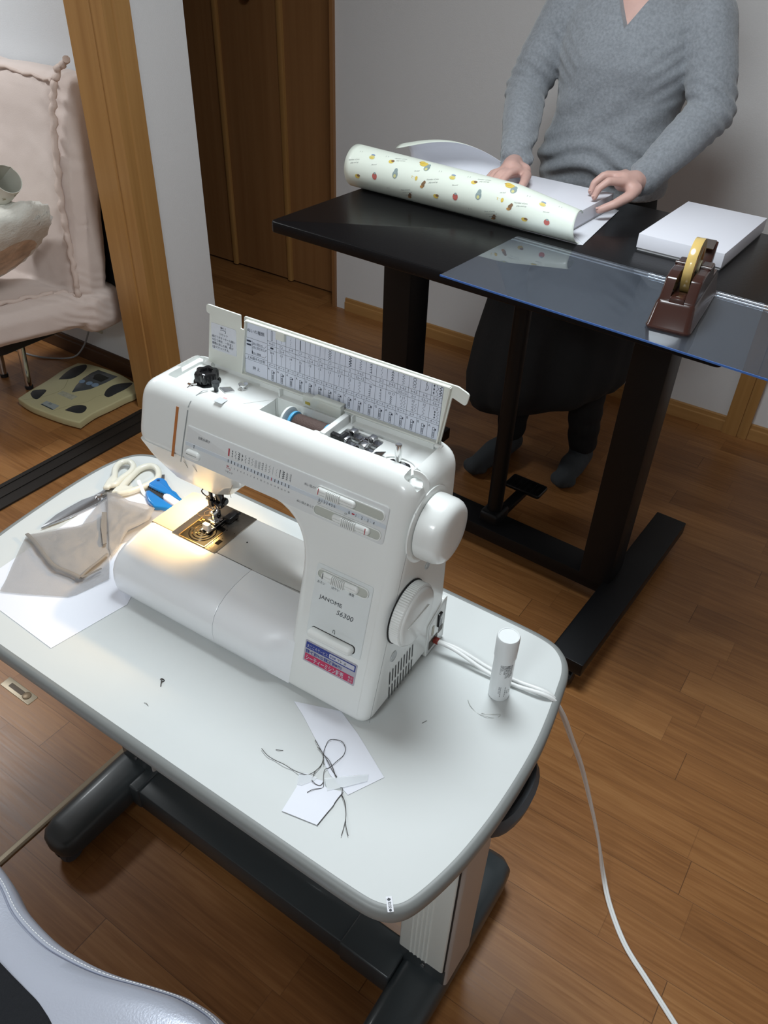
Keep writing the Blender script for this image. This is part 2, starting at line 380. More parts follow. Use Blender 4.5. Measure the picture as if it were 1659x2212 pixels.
SC_P2 = [(-2.3749, 1.6443), (-2.398, 1.6749), (-2.4064, 1.713), (-2.3927, 1.746), (-2.361, 1.7748), (-2.3461, 1.7321), (-2.3464, 1.6877), (-2.348, 1.6432)]
SC_P3 = [(-2.401, 1.4819), (-2.4025, 1.5176), (-2.3857, 1.5412), (-2.3631, 1.5476), (-2.3453, 1.5363), (-2.3346, 1.5119), (-2.3487, 1.4948)]
SC_P4 = [(-2.6045, 1.4827), (-2.6168, 1.5038), (-2.6038, 1.5225), (-2.5793, 1.5368), (-2.5584, 1.5005), (-2.5493, 1.4715), (-2.5722, 1.4686)]
SC_LCD = [(-2.4883, 1.5841), (-2.5186, 1.6275), (-2.5429, 1.6818), (-2.5532, 1.73), (-2.5516, 1.7646), (-2.4475, 1.7733), (-2.4451, 1.7106), (-2.4524, 1.6422)]
SC_WIN = [(-2.5294, 1.7282), (-2.5243, 1.7462), (-2.4632, 1.7462), (-2.4638, 1.7043), (-2.5087, 1.7021)]
SC_LAB = [(-2.5079, 1.4543), (-2.5115, 1.485), (-2.4433, 1.4909), (-2.4363, 1.4593)]
SC_LAB2 = [(-2.5242, 1.5437), (-2.5251, 1.5693), (-2.4459, 1.5774), (-2.4428, 1.5457)]
SC_BTN = [(-2.4618, 1.6741), (-2.491, 1.6699), (-2.5245, 1.6625)]
# ================================================================== the setting
WALL = mat('woven_white_wallpaper', (.70, .69, .69), .85, bump=(260, .35))
WALL_L = mat('white_wallpaper', (.70, .72, .74), .85, bump=(220, .3))
CEIL = mat('ceiling_white', (.75, .75, .74), .9)
OAK = wood('honey_wood', (.33, .165, .050), (.42, .225, .075), (40, 40, 1.2), .38)
OAK_X = wood('honey_wood_trim', (.36, .185, .06), (.46, .25, .09), (1.2, 40, 40), .4)
DOORW = wood('shaded_door_wood', (.25, .115, .042), (.31, .15, .058), (34, 34, .9), .4)  # same wood as the trim, dim hall light put into the colour
DKBROWN = wood('dark_brown_wood', (.050, .022, .010), (.075, .035, .016), (1.2, 40, 40), .4)
FLOORM = floor_material('strip_parquet')
def struct(name, o):
    o.name = name; return tag(o, kind='structure')
XL, XR, YF, YB, HC = -5.6, 1.4, -1.6, 3.03, 2.4
struct('floor', MB().box((XL, YF, -.06), (XR, 3.4, 0)).build('floor', FLOORM, smooth=False))
struct('ceiling', MB().box((XL, YF, HC), (XR, 3.4, HC + .05)).build('ceiling', CEIL, smooth=False))
XD = -2.217
struct('wall_back', MB().box((XD, 2.922, 0), (XR, 3.1, HC)).build('wall_back', WALL, smooth=False))
struct('wall_back_hall', MB().box((XL, 3.06, 0), (XD, 3.2, HC)).build('wall_back_hall', WALL, smooth=False))
struct('wall_right', MB().box((XR, YF, 0), (XR + .1, 3.1, HC)).build('wall_right', WALL, smooth=False))
struct('wall_front', MB().box((XL, YF - .1, 0), (XR, YF, HC)).build('wall_front', WALL, smooth=False))
struct('wall_far_left', MB().box((XL - .1, YF, 0), (XL, 3.2, HC)).build('wall_far_left', WALL_L, smooth=False))
struct('wall_left', MB().box((XL, 1.85, 0), (-2.235, 2.01, HC)).build('wall_left', WALL_L, smooth=False))
struct('wall_partition', MB().box((-2.24, 1.795, 0), (-2.10, 2.012, HC)).build('wall_partition', WALL, smooth=False))
# wooden door post at the end of the partition, grooved
b = MB()
prof = [(-2.252, 1.698), (-2.150, 1.698), (-2.146, 1.702), (-2.138, 1.702), (-2.134, 1.698), (-2.088, 1.698), (-2.088, 1.728), (-2.094, 1.732), (-2.094, 1.738), (-2.088, 1.742), (-2.088, 1.797), (-2.252, 1.852)]
b.slab(prof, XY(0), 0, HC)
struct('trim_1', b.build('trim_1', OAK, sharp=20))
# baseboards
def base_prof(y, top, th): return [(y, 0), (y - th, 0), (y - th, top - .02), (y - th * .6, top - .017), (y - th * .6, top - .003), (y - th * .3, top), (y, top)]
def baseboard(name, x0, x1, y, mt, top=.062, th=.014):
    b = MB(); pr_ = base_prof(y, top, th)
    b.rings([[(x0, p[0], p[1]) for p in pr_], [(x1, p[0], p[1]) for p in pr_]]); return struct(name, b.build(name, mt, smooth=False))
baseboard('baseboard_back', XD + .06, -.352, 2.922, OAK_X)
baseboard('baseboard_back_right', -.262, XR, 2.922, OAK_X)
baseboard('baseboard_left', XL, -2.252, 1.85, DKBROWN, .075)
# upright trim on the back wall, right
b = MB(); b.box((-.352, 2.898, 0), (-.298, 2.925, HC)); b.box((-.299, 2.906, 0), (-.288, 2.925, HC)); b.box((-.289, 2.898, 0), (-.262, 2.925, HC))
struct('trim_2', b.build('trim_2', OAK, smooth=False))
# closet door
d1 = empty('door_1', (XD - .7, 3.03, 0), None, None); struct('door_1', d1)
def dloc(mb, name, mt, **k):
    o = mb.build(name, mt, None, **k); o.parent = d1; o.matrix_parent_inverse = Matrix.Translation((-(XD - .7), -3.03, 0)); return o
xs = [XD - .012, -2.584, -2.958, -3.332, -3.706]
for i in range(4):
    dloc(MB().box((xs[i + 1] + .010, 3.028, .012), (xs[i] - .022, 3.052, 2.0)), 'door_panel', DOORW, smooth=False)
for x in xs[1:4]:
    dloc(MB().slab(rr(x - .014, 3.012, x + .014, 3.05, .006, 2), XY(0), .010, 2.0), 'door_stile', OAK, sharp=30)
kn = MB(); kn.lathe([(.012, .0), (.010, -.012), (.022, -.018), (.027, -.028), (.022, -.037), (.0, -.040)], (-2.752, 3.028, 1.235), 'y', 20)
dloc(kn, 'door_knob', mat('aged_brass', (.25, .16, .07), .3, metal=1))
struct('trim_3', MB().box((XD - .012, 2.905, 0), (XD + .004, 3.06, HC)).build('trim_3', DOORW, smooth=False))
struct('trim_4', MB().box((-3.9, 3.0, 2.0), (XD - .012, 3.06, HC)).build('trim_4', DOORW, smooth=False))
# sliding door rail on the floor and the metal floor strip
RAILM = mat('dark_rail', (.016, .013, .011), .45)
b = MB(); b.box((-2.222, YF, -.004), (-2.107, 1.70, .004)); b.box((-2.222, YF, .004), (-2.205, 1.70, .007)); b.box((-2.172, YF, .004), (-2.158, 1.70, .007)); b.box((-2.124, YF, .004), (-2.107, 1.70, .007))
struct('trim_5', b.build('trim_5', RAILM, smooth=False))
STRIP = mat('bronze_strip', (.30, .25, .18), .38, metal=.6)
b = MB(); b.slab(rr(-1.101, YF, -1.083, 1.20, .001, 1), XY(0), -.003, .0035, 0, .002, 2)
struct('trim_6', b.build('trim_6', STRIP))
lt = empty('floor_latch', (-1.44, .577, 0), 'flat metal latch plate let into the floor boards left of the white table', 'latch')
p_ = lambda a, b_, d: Vector((a, b_, d))
MB().slab(rr(-.056, -.015, .056, .015, .003, 3), p_, -.002, .0015, 0, .0008).build('latch_plate', STRIP, lt)
MB().slab(rr(-.034, -.006, .018, .006, .002, 3), p_, .0014, .0020, 0, .0002).build('latch_slot', mat('slot_shadow', (.10, .07, .045), .5), lt)
MB().lathe([(.011, .0015), (.011, .0032), (.009, .004), (0, .004)], (.030, .001, 0)).build('latch_button', mat('latch_bronze', (.22, .16, .10), .4, metal=.5), lt)
# ceiling lamps; the rear one is an added fill with a matching body
for nm, (x, y, z), lb in (('ceiling_light', MAIN_LAMP, 'round white ceiling light above the tables'), ('ceiling_light', REAR_FILL, 'added round fill light near the front wall, unseen behind the camera'), ('ceiling_light', LEFT_LAMP, 'round white ceiling light in the left room')):
    e_ = empty(nm, (x, y, HC), lb, 'ceiling light')
    MB().lathe([(0, 0), (.30, 0), (.31, -.03), (.29, -.075), (.26, -.08), (.25, -.06), (0, -.06)], n=40).build('lamp_body', mat('lamp_white', (.8, .8, .8), .5), e_)
# ================================================================== sewing machine
SM = empty('sewing_machine', (-0.3572, 0.5263, 0.74), 'white electric sewing machine with its lid open and lamp lit on the white table', 'sewing machine', rotz=math.radians(1.9))
T_ = .29; q_ = math.hypot(1, T_)
def Pf(a, b, d): return Vector((a, T_ * b - d / q_, b + d * T_ / q_))       # leaning front face
def Ps(a, b, d): return Vector((d, a, b))                                    # right side face
BACK = .20
def Pbody(a, b, d):
    return Vector((a, BACK - (.19 - d), b)) if d > .1 else Vector((a, T_ * b + d, b))
outline = rpoly([(-.139, 0, 0), (-.139, .246, .075), (-.436, .246, .024), (-.436, .338, .034), (0.0, .338, .034), (0.0, 0, .022)][::-1], 9)
body = MB().slab(outline, Pbody, 0, .19, .017, .012, 5).build('machine_body', WHITE_P, SM, sharp=28)
# open top: platform, thread well, accessory tray
def cutter(pts, z0, z1=.36):
    c = MB().slab(pts, XY(0), z0, z1).build('c', WHITE_P, None, smooth=False); c.matrix_world = SM.matrix_basis.copy(); return c
SM.rotation_mode = 'XYZ'; bpy.context.view_layer.update()
cut(body, [cutter(rr(-.408, .122, -.020, .190, .006), .326), cutter([(-.300, .124), (-.150, .124), (-.150, .176), (-.262, .176), (-.262, .170)], .290),
           cutter(rr(-.143, .121, -.088, .166, .003), .314), cutter(rr(-.140, .170, -.070, .176, .002), .318),
           cutter(rr(-.417, .150, -.405, .196, .001), .330), cutter(rr(-.024, .104, .006, .128, .004), .322)])
b = MB()
for k in range(3): b.box((-.262 + .058 * k, .178, .3262), (-.260 + .058 * k, .189, .336))
b.box((-.300, .186, .326), (-.03, .188, .3335)); b.build('tray_rib', WHITE_P, SM, smooth=False)
b = MB(); b.slab([(-.300, .125), (-.262, .125), (-.262, .171), (-.285, .160)], XY(0), .289, .3255); b.build('well_ramp', WHITE_P, SM, smooth=False)
# head below the arm
def hring(w, u0, u1, v0, v1, r, cutc=.0): return [Vector((p[0], p[1], w)) for p in rpoly([(u0, v0, r), (u1 - cutc, v0, r), (u1, v0 + cutc * .6, r), (u1, v1, r), (u0, v1, r)], 4)]
b = MB(); b.rings([hring(.252, -.432, -.256, .076, .192, .008, .01), hring(.222, -.434, -.268, .090, .190, .010, .01), hring(.206, -.433, -.290, .098, .186, .010, .012), hring(.166, -.424, -.322, .120, .180, .010, .02), hring(.160, -.418, -.328, .125, .175, .008, .02), hring(.158, -.41, -.336, .130, .170, .006, .015)])
head = b.build('needle_head', WHITE_P, SM, sharp=35)
b = MB()
for u0, w0, u1, w1 in ((-.352, .243, -.372, .166), (-.336, .243, -.352, .166), (-.272, .232, -.296, .200), (-.296, .200, -.305, .180)):
    def pp(u, w): return Vector((u, .080 + (.243 - w) * .54 - .0012, w))
    b.add([pp(u0 - .0006, w0), pp(u0 + .0006, w0), pp(u1 + .0006, w1), pp(u1 - .0006, w1)], [(0, 1, 2, 3)])
b.build('head_seam', mat('seam_grey', (.22, .23, .22), .6), head)
# thread guide slot and cover seams
COPPER = mat('copper_guide', (.55, .20, .06), .35, metal=.4)
def on_front(u, w, o=.0006):   # follow the front face and its roll onto the top
    return Pf(u, w, o)
b = MB(); b.slab([(-.3665, .250), (-.3625, .250), (-.3602, .318), (-.3642, .318)], Pf, .0002, .0011); b.build('thread_slot', COPPER, SM)
b = MB(); b.ribbon([(-.3490, .248), (-.3478, .275), (-.3445, .318)], .0016, Pf, .0006)
roll = [(-.3443, .0935, .3215), (-.343, .0985, .3285), (-.341, .105, .3335), (-.336, .114, .3388), (-.332, .121, .3388)]
for i in range(len(roll) - 1):
    p, q = Vector(roll[i]), Vector(roll[i + 1]); o = Vector((.0008, 0, 0)); n_ = Vector((0, -.0006, .0012))
    b.add([p - o + n_, p + o + n_, q + o + n_, q - o + n_], [(0, 1, 2, 3)])
b.build('cover_seam', mat('seam_mid', (.30, .32, .32), .6), SM)
b = MB(); b.add([(-.3665, .096, .3265), (-.3595, .096, .3265), (-.3575, .121, .3393), (-.3675, .121, .3393)], [(0, 1, 2, 3)]); b.build('takeup_slot', mat('slot_brown', (.10, .045, .02), .5), SM)
b = MB(); b.tube([(-.3625, .098, .318), (-.3625, .108, .334), (-.360, .118, .340), (-.355, .124, .340)], .0012, 6); b.build('takeup_lever', CHROME, SM)
# bed: fixed part and pull-off front cover, rounded nose
nose = [(.0895, .0848), (.070, .0848), (.052, .0832), (.034, .0792), (.018, .0715), (.007, .060), (.001, .047), (-.001, .033), (.0, .018), (.003, .008), (.009, .0015), (.016, 0), (.0895, 0)]
def nose_part(u0, u1, name, mt, r0, r1):
    b = MB(); R = []
    def ring(u, ins):
        c = (.055, .042); out = []
        for v, w in nose:
            k = Vector((v - c[0], w - c[1])); l = k.length; f = max(0, l - ins) / l
            out.append((u, .0895 if v > .089 else c[0] + k.x * f, c[1] + k.y * f if v < .089 else w + (-ins if w > .04 else ins)))
        return out
    for r, u, sg in ((r0, u0, 1), (r1, u1, -1)):
        n = 6 if r > .003 else 2; rs = [ring(u + sg * r * (1 - math.sin(PI / 2 * i / n)), r * (1 - math.cos(PI / 2 * i / n))) for i in range(n + 1)]
        R += rs[::-1] if sg > 0 else rs
    return b.rings(R).build(name, mt, SM, sharp=32)
nose_part(-.462, -.2578, 'bed_cover', SILK_P, .014, .0015)
b = MB(); R = []
for u, t in ((-.2570, 0), (-.200, 0), (-.176, .08), (-.164, .3), (-.154, .62), (-.145, .9), (-.136, 1), (-.128, 1)):
    R.append([(u, v if v > .089 else v + (max(v, T_ * w + .0012) - v) * t * t * (3 - 2 * t), w) for v, w in nose])
b.rings(R).build('bed_front', SILK_P, SM, sharp=40)
bed = MB().slab(rr(-.457, .0903, -.1345, .184, [.003, .004, .004, .008]), XY(0), 0, .0848, 0, .0012, 2).build('machine_bed', mat('bed_shaded_plastic', (.55, .54, .52), .22, metal=.25, coat=.3), SM, sharp=30)  # same plastic as the body, greyed to carry the shade under the arm
b = MB(); b.poly([(-.2574 - .0006, .0896), (-.2574 + .0006, .0896), (-.1400, .0896 + .004), (-.1400, .0896 + .0026)], XY(.0851)); b.box((-.455, .0893, .083), (-.2574, .0906, .08495)); b.build('bed_seam', mat('seam_dark', (.12, .12, .11), .6), SM)
# needle plate group
NP = MB().slab(rr(-.411, .0865, -.3245, .184, .001, 1), XY(.0846), 0, .0012, 0, .0004, 2).build('needle_plate', STEEL, SM)
zt = .0860
MB().poly(rr(-.396, .0885, -.347, .139, .004, 3), XY(zt)).build('bobbin_well', mat('well_black', (.003, .0025, .002), .5, spec=.2), NP)
b = MB()
for r0, r1 in ((.0215, .0195), (.0165, .0145), (.0105, .0085), (.0060, .0045), (.002, .0)):
    b.rings([[Vector((-.372 + r * math.cos(2 * PI * j / 36), .113 + r * math.sin(2 * PI * j / 36), zt + h)) for j in range(36)] for r, h in ((r0, .0002), ((r0 + r1) / 2, .0012), (r1, .0002))], False, False)
b.build('bobbin_case', mat('bobbin_steel', (.20, .15, .10), .2, metal=1), NP)
b = MB(); b.box((-.3975, .0872, zt), (-.3455, .0884, zt + .0008)); b.box((-.3975, .0872, zt), (-.3964, .1395, zt + .0008)); b.box((-.3466, .0872, zt), (-.3455, .128, zt + .0008)); b.box((-.396, .130, zt), (-.391, .1325, zt + .0008)); b.box((-.394, .134, zt), (-.389, .137, zt + .0008))
b.build('bobbin_cover_rim', mat('rim_bronze', (.45, .30, .14), .3, metal=.7), NP)
HOLE = mat('plate_hole', (.002, .002, .002), .7, spec=.1)
MB().poly(rr(-.340, .103, -.3325, .114, .0003, 1), XY(zt)).build('slide_opening', HOLE, NP)
for u, v, r in ((-.345, .137, .0012), (-.330, .1365, .0009), (-.337, .118, .0007), (-.340, .092, .0006), (-.399, .165, .0012)): MB().poly([(u + r * math.cos(k), v + r * math.sin(k)) for k in [2 * PI * j / 10 for j in range(10)]], XY(zt)).build('screw_hole', HOLE, NP)
b = MB()
for k in range(4): b.poly(rr(-.368 + k * .0035, .130, -.3665 + k * .0035, .150, .0002, 1), XY(zt))
b.build('feed_slot', HOLE, NP)
b = MB(); b.poly([(-.302 + .0015 * math.cos(k), .133 + .0015 * math.sin(k)) for k in [2 * PI * j / 12 for j in range(12)]], XY(.08495)); b.build('bed_hole', DARK_P, SM)
b = MB()
for k in range(5): b.ribbon([(-.352, .1405 + .0035 * k), (-.348, .1405 + .0035 * k)], .0004, XY(zt))
b.ribbon([(-.354, .146), (-.342, .149)], .0004, XY(zt)); b.build('seam_gauge', INK, NP)
# presser bar, holder, foot, needle
PB = empty('presser_foot', (0, 0, 0), None, None); PB.parent = SM
b = MB(); b.lathe([(.0034, .115), (.0034, .162)], (-.369, .152, 0)); b.build('presser_bar', CHROME, PB)
b = MB(); b.slab(rr(-.376, .143, -.364, .156, .002, 2), XY(0), .112, .130, .001, .001, 2); b.lathe([(.0, -.012), (.0045, -.012), (.0052, -.004), (.0045, 0), (.0045, .004)], (-.378, .149, .121), 'x', 14); b.build('foot_holder', CHROME, PB)
b = MB(); b.slab(rr(-.3735, .133, -.3655, .150, .002, 2), XY(0), .0945, .112, .001, .002, 2); b.slab(rr(-.378, .1300, -.3605, .142, .003, 3), XY(0), .0915, .097, .001, .001, 2); b.build('ankle', CHROME, PB)
b = MB()
for u in (-.3775, -.3655): b.slab(rr(u, .112, u + .0045, .152, .0015, 2), XY(0), .0864, .0895, 0, .001, 2)
b.slab(rr(-.3775, .128, -.361, .152, .0015, 2), XY(0), .0864, .0895, 0, .001, 2); b.build('sole', CHROME, PB)
b = MB(); b.slab(rr(-.376, .1165, -.3635, .1245, .002, 3), XY(0), .0866, .0985, .001, .002, 2); b.build('clear_toe', mat('frosted_plastic', (.75, .73, .68), .35), PB)
b = MB(); b.tube([(-.3695, .155, .087), (-.352, .168, .094), (-.345, .168, .0985)], .0022, 8); b.slab(rr(-.362, .150, -.350, .172, .002, 2), XY(0), .0866, .096, .001, .001, 2); b.build('foot_lever', BLACK_P, PB)
ND = MB(); ND.lathe([(.0028, .128), (.0028, .165)], (-.372, .139, 0)); ND.lathe([(.0055, .122), (.0055, .133)], (-.372, .139, 0), n=14); ND.lathe([(0, 0), (.003, 0), (.003, .011), (0, .011)], (-.367, .139, .128), 'x', 10)
ND = ND.build('needle_clamp', mat('blued_steel', (.05, .05, .055), .2, metal=1), SM)
MB().lathe([(.0, .0895), (.0005, .094), (.0006, .124)], (-.372, .139, 0), n=8).build('needle', CHROME, ND)
b = MB(); b.tube(spline([(-.379, .139, .152), (-.384, .136, .148), (-.387, .136, .142), (-.384, .138, .136), (-.376, .139, .133)], 5), .0010, 6); b.lathe([(.0, 0), (.006, 0), (.006, .004), (0, .004)], (-.358, .150, .128), 'x', 16); b.lathe([(.003, .002), (.0045, .002), (.0045, .006), (.003, .006)], (-.358, .150, .128), 'x', 16); b.build('threader', BLACK_P, SM)
b = MB(); b.slab(rr(-.366, .141, -.356, .151, .002, 2), XY(0), .118, .152, .002, .002, 2); b.build('threader_body', BLACK_P, SM)
b = MB(); b.slab([(-.4005, .130), (-.391, .1345), (-.394, .148), (-.404, .146)], XY(0), .160, .174, .002, .002, 2); b.build('lamp_shade', mat('lamp_glow_plastic', (.8, .62, .4), .4, emit=((1, .55, .2), .8)), SM)
lg = bpy.data.lights.new('sewing_lamp_light', 'SPOT'); lg.energy = 2.0; lg.color = (1, .64, .25); lg.shadow_soft_size = .006; lg.spot_size = math.radians(128); lg.spot_blend = .5
lo = bpy.data.objects.new('sewing_lamp_light', lg); link(lo, SM); lo.location = (-.399, .142, .155); lo.rotation_euler = (math.radians(-14), math.radians(14), 0)
b = MB()
for cx, cy, r, ph in ((-.392, .150, .009, 0), (-.398, .147, .012, 1), (-.388, .152, .006, 2)):
    b.tube([(cx + r * math.cos(ph + k * .36) * (1 + .15 * math.sin(k)), cy + r * .8 * math.sin(ph + k * .36), .0866 + .003 * (1 + math.sin(k * .5 + ph))) for k in range(19)], .0003, 5)
b.build('loose_thread', mat('loose_thread', (.10, .07, .05), .7), SM)
# ---------------- raised control panel on the arm
UP = [(-.3435, .2535), (-.3415, .3005), (-.0282, .3005), (-.0283, .2535)]
ol = rpoly([(-.3435, .2535, .002), (-.1300, .2525, .004), (-.0283, .2525, .005), (-.0280, .3005, .005), (-.3415, .3005, .002)], 4)
CP = MB().slab(ol, Pf, -.002, .0016, 0, .0012, 3).build('control_panel', PANEL_P, SM, sharp=30)
b = MB()
for (u0, u1, w0, w1) in ((-.3430, -.0285, .2735, .2785),):
    b.slab([(u0, w0), (u1, w0), (u1, w1), (u0, w1)], Pf, .0016, .0020, 0, .0003, 1)
b.build('scale_band', mat('pale_band', (.62, .67, .72), .35), CP)
b = MB(); b.slab(rr(-.3400, .2585, -.3148, .2705, .006, 6), Pf, .0014, .0062, 0, .004, 5); b.build('needle_button', WHITE_P, CP, sharp=50)
def slot(name, u0, w0, u1, w1, par):
    r = (w1 - w0) / 2
    MB().poly(rr(u0, w0, u1, w1, r * .98, 6), Pf, .0021).build(name, mat(name + '_floor', (.50, .52, .47), .5), par)
    o_, i_ = rr(u0 - .0012, w0 - .0012, u1 + .0012, w1 + .0012, r + .001, 6), rr(u0, w0, u1, w1, r * .98, 6)
    MB().rings([[Pf(p[0], p[1], .0016) for p in o_], [Pf(p[0], p[1], .0034) for p in o_], [Pf(p[0], p[1], .0034) for p in i_], [Pf(p[0], p[1], .0022) for p in i_]], False, False).build(name + '_rim', WHITE_P, par, sharp=40)
def slider(name, u0, w0, u1, w1, g0, g1, mark, par, red):
    r = (w1 - w0) / 2
    s_ = MB().slab(rr(u0, w0, u1, w1, r * .98, 6), Pf, .0018, .0070, 0, r * .7, 5).build(name, WHITE_P, par, sharp=50)
    b = MB(); n = 8
    for k in range(n):
        a = g0 + (g1 - g0) * k / n
        b.slab(rr(a, w0 - .0005, a + (g1 - g0) / n * .62, w1 + .0005, .0006, 2), Pf, .0060, .0102, 0, .0007, 2)
    b.build('slider_grip', WHITE_P, s_)
    if mark is not None: MB().ribbon([(mark, w0 + .0012), (mark, w1 - .0012)], .0010, Pf, .00735).build('slider_mark', red, s_)
slot('width_slot', -.1291, .2818, -.0330, .2925, CP); slot('length_slot', -.1288, .2575, -.0332, .2682, CP)
MB().slab(rr(-.1, .2724, -.04, .2726, .0, 1), Pf, .0016, .0017).build('panel_line', GREY_P, CP)
slider('width_slider', -.1283, .2826, -.0720, .2920, -.1124, -.0924, -.1242, CP, INK_R)
slider('length_slider', -.1012, .2583, -.0467, .2677, -.0858, -.0655, -.0521, CP, INK_R)
# printed stitch marks
def zig(b, x, y0, y1, w, n, th, P, d):
    pts = [(x + (w if k % 2 else -w), y0 + (y1 - y0) * k / n) for k in range(n + 1)]; b.ribbon(pts, th, P, d)
def wave(b, x, y0, y1, w, n, th, P, d):
    pts = [(x + w * math.sin(2 * PI * n * k / 24), y0 + (y1 - y0) * k / 24) for k in range(25)]; b.ribbon(pts, th, P, d)
def motif(b, kind, x, y0, y1, P, d, k=1.0):
    h = y1 - y0; t = .00028 * k; w = .0013 * k
    if kind == 'dia':
        b.ribbon([(x, y0), (x, y1)], t, P, d)
        for j in range(3):
            c = y0 + h * (j + .5) / 3; b.poly([(x - w * .8, c), (x, c - h * .11), (x + w * .8, c), (x, c + h * .11)], P, d + .0001)
    elif kind == 'tri':
        b.ribbon([(x - w * .5, y0), (x - w * .5, y1)], t, P, d)
        for j in range(2):
            c = y0 + h * (j + .5) / 2; b.poly([(x - w * .5, c - h * .18), (x + w, c), (x - w * .5, c + h * .18)], P, d + .0001)
    elif kind == 'wave': wave(b, x, y0, y1, w * .8, 2, t * 1.4, P, d)
    elif kind == 'bold': zig(b, x, y0, y1, w, 8, t * 2.4, P, d)
    elif kind == 'zig': zig(b, x, y0, y1, w * .9, 8, t, P, d)
    elif kind == 'zigl': zig(b, x, y0, y1, w, 5, t, P, d)
    elif kind == 'line': b.ribbon([(x, y0), (x, y1)], t, P, d)
    elif kind == 'dash':
        for j in range(5): b.ribbon([(x + w * .3 * (-1) ** j, y0 + h * j / 5), (x + w * .3 * (-1) ** j, y0 + h * (j + .6) / 5)], t, P, d)
    elif kind == 'thick':
        for j in range(6): b.ribbon([(x, y0 + h * j / 6), (x, y0 + h * (j + .6) / 6)], t * 3.4, P, d)
    elif kind == 'feather':
        for j in range(4):
            c = y0 + h * j / 4; b.ribbon([(x - w, c), (x, c + h * .16), (x + w, c)], t * 1.4, P, d)
        b.ribbon([(x, y0), (x, y1)], t, P, d)
    elif kind == 'blind':
        b.ribbon([(x + w * .6, y0), (x + w * .6, y1)], t, P, d)
        for j in range(3): b.ribbon([(x + w * .6, y0 + h * (j + .2) / 3), (x - w, y0 + h * (j + .5) / 3), (x + w * .6, y0 + h * (j + .7) / 3)], t, P, d)
    elif kind == 'teeth':
        p = []
        for j in range(4): p += [(x - w, y0 + h * j / 4), (x + w, y0 + h * j / 4), (x + w, y0 + h * (j + .5) / 4), (x - w, y0 + h * (j + .5) / 4)]
        b.ribbon(p, t, P, d)
    elif kind == 'over':
        for j in range(4): b.ribbon([(x - w, y0 + h * (j + .35) / 4), (x + w * .5, y0 + h * (j + .75) / 4), (x + w * .5, y0 + h * j / 4)], t * 1.7, P, d)
    elif kind == 'leaf':
        b.ribbon([(x + w * 1.6 * math.sin(PI * j / 8) * (1 if j < 9 else -1), y0 + h * .1 + h * .7 * (j if j < 9 else 16 - j) / 8) for j in range(17)], t, P, d); b.ribbon([(x, y0 + h * .15), (x + w * .5, y1)], t, P, d)
    elif kind == 'ring':
        for j in range(3): b.ribbon([(x + w * math.cos(2 * PI * i / 10), y0 + h * (j + .5) / 3 + h * .14 * math.sin(2 * PI * i / 10)) for i in range(10)], t, P, d, True)
    elif kind == 'lattice':
        for j in range(4): b.ribbon([(x - w, y0 + h * j / 4), (x + w, y0 + h * (j + 1) / 4)], t, P, d); b.ribbon([(x + w, y0 + h * j / 4), (x - w, y0 + h * (j + 1) / 4)], t, P, d)
    elif kind == 'hole':
        b.ribbon(rr(x - w * .45, y0, x + w * .45, y1, w * .3, 2), t, P, d, True)
    elif kind == 'foot':
        b.ribbon(rr(x - w * .75, y0, x + w * .75, y1, w * .3, 2), t, P, d, True); b.ribbon(rr(x - w * .35, y0 + h * .15, x + w * .35, y0 + h * .55, w * .2, 2), t, P, d, True)
        b.ribbon([(x - w * .4, y1 - h * .25), (x + w * .5, y1 - h * .25)], t * 1.6, P, d); b.poly([(x + w * .8, y1 - h * .12), (x + w * 1.7, y1 - h * .05), (x + w * 1.7, y1 - h * .3), (x + w * .8, y1 - h * .2)], P, d)
kinds = ['dia', 'wave', 'bold', 'tri', 'wave', 'blind', 'zigl', 'teeth', 'teeth', 'over', 'zig', 'zigl', 'line', 'dash', 'thick', 'bold', 'feather', 'over']
b = MB(); r_ = MB(); DZ = .0022
for i in range(18):
    x = -.2630 + (.0931) * i / 17
    motif(b, kinds[i], x, .2822, .2920, Pf, DZ - .0004)
    b.text(str(i + 1), x, .2678, .0030, Pf, DZ - .0004, align='C')
for i in range(19):
    x = -.2682 + .0978 * i / 18
    (r_ if i == 13 else b).ribbon([(x, .2746), (x, .2776)], .0010, Pf, DZ + .0001)
r_.poly([(-.2698, .2824), (-.2676, .2824), (-.2678, .2922), (-.2700, .2922)], Pf, DZ - .0004)
r_.build('red_mark', INK_R, CP, smooth=False); r_ = MB()
r_.text('BH', -.2702, .2678, .0030, Pf, DZ - .0004, bold=.02); r_.ribbon(rr(-.2705, .2645, -.2640, .2664, .0006, 2)[:-3], .0005, Pf, DZ - .0004)
r_.build('reset_mark', INK_R, CP, smooth=False); r_ = MB()
b.text('リセット', -.2722, .2603, .0034, Pf, DZ - .0004)
b.text('自動糸調子', -.3220, .2880, .0042, Pf, DZ - .0004)
b.build('scale_printing', INK, CP, smooth=False); b = MB()
b.text('ぬい目の巾', -.1487, .2862, .0040, Pf, DZ - .0004); b.text('ぬい目のあらさ', -.1562, .2618, .0038, Pf, DZ - .0004)
b.text('0·1·2·3·4·5·6·', -.1248, .2738, .0050, Pf, DZ + .0001, sx=.98); r_.poly(rr(-.0762, .2748, -.0722, .2764, .0003, 1), Pf, DZ + .0001)
b.text('0', -.0800, .2735, .0052, Pf, DZ + .0001, align='C'); b.text('1  ·  2  ·  3  ·  4', -.0712, .2735, .0052, Pf, DZ + .0001, sx=.86)
b.ribbon(rr(-.1252, .2706, -.1218, .2732, .0008, 2), .0003, Pf, DZ - .0002, True); b.ribbon(rr(-.0858, .2712, -.0828, .2728, .0006, 2), .0003, Pf, DZ - .0002, True)
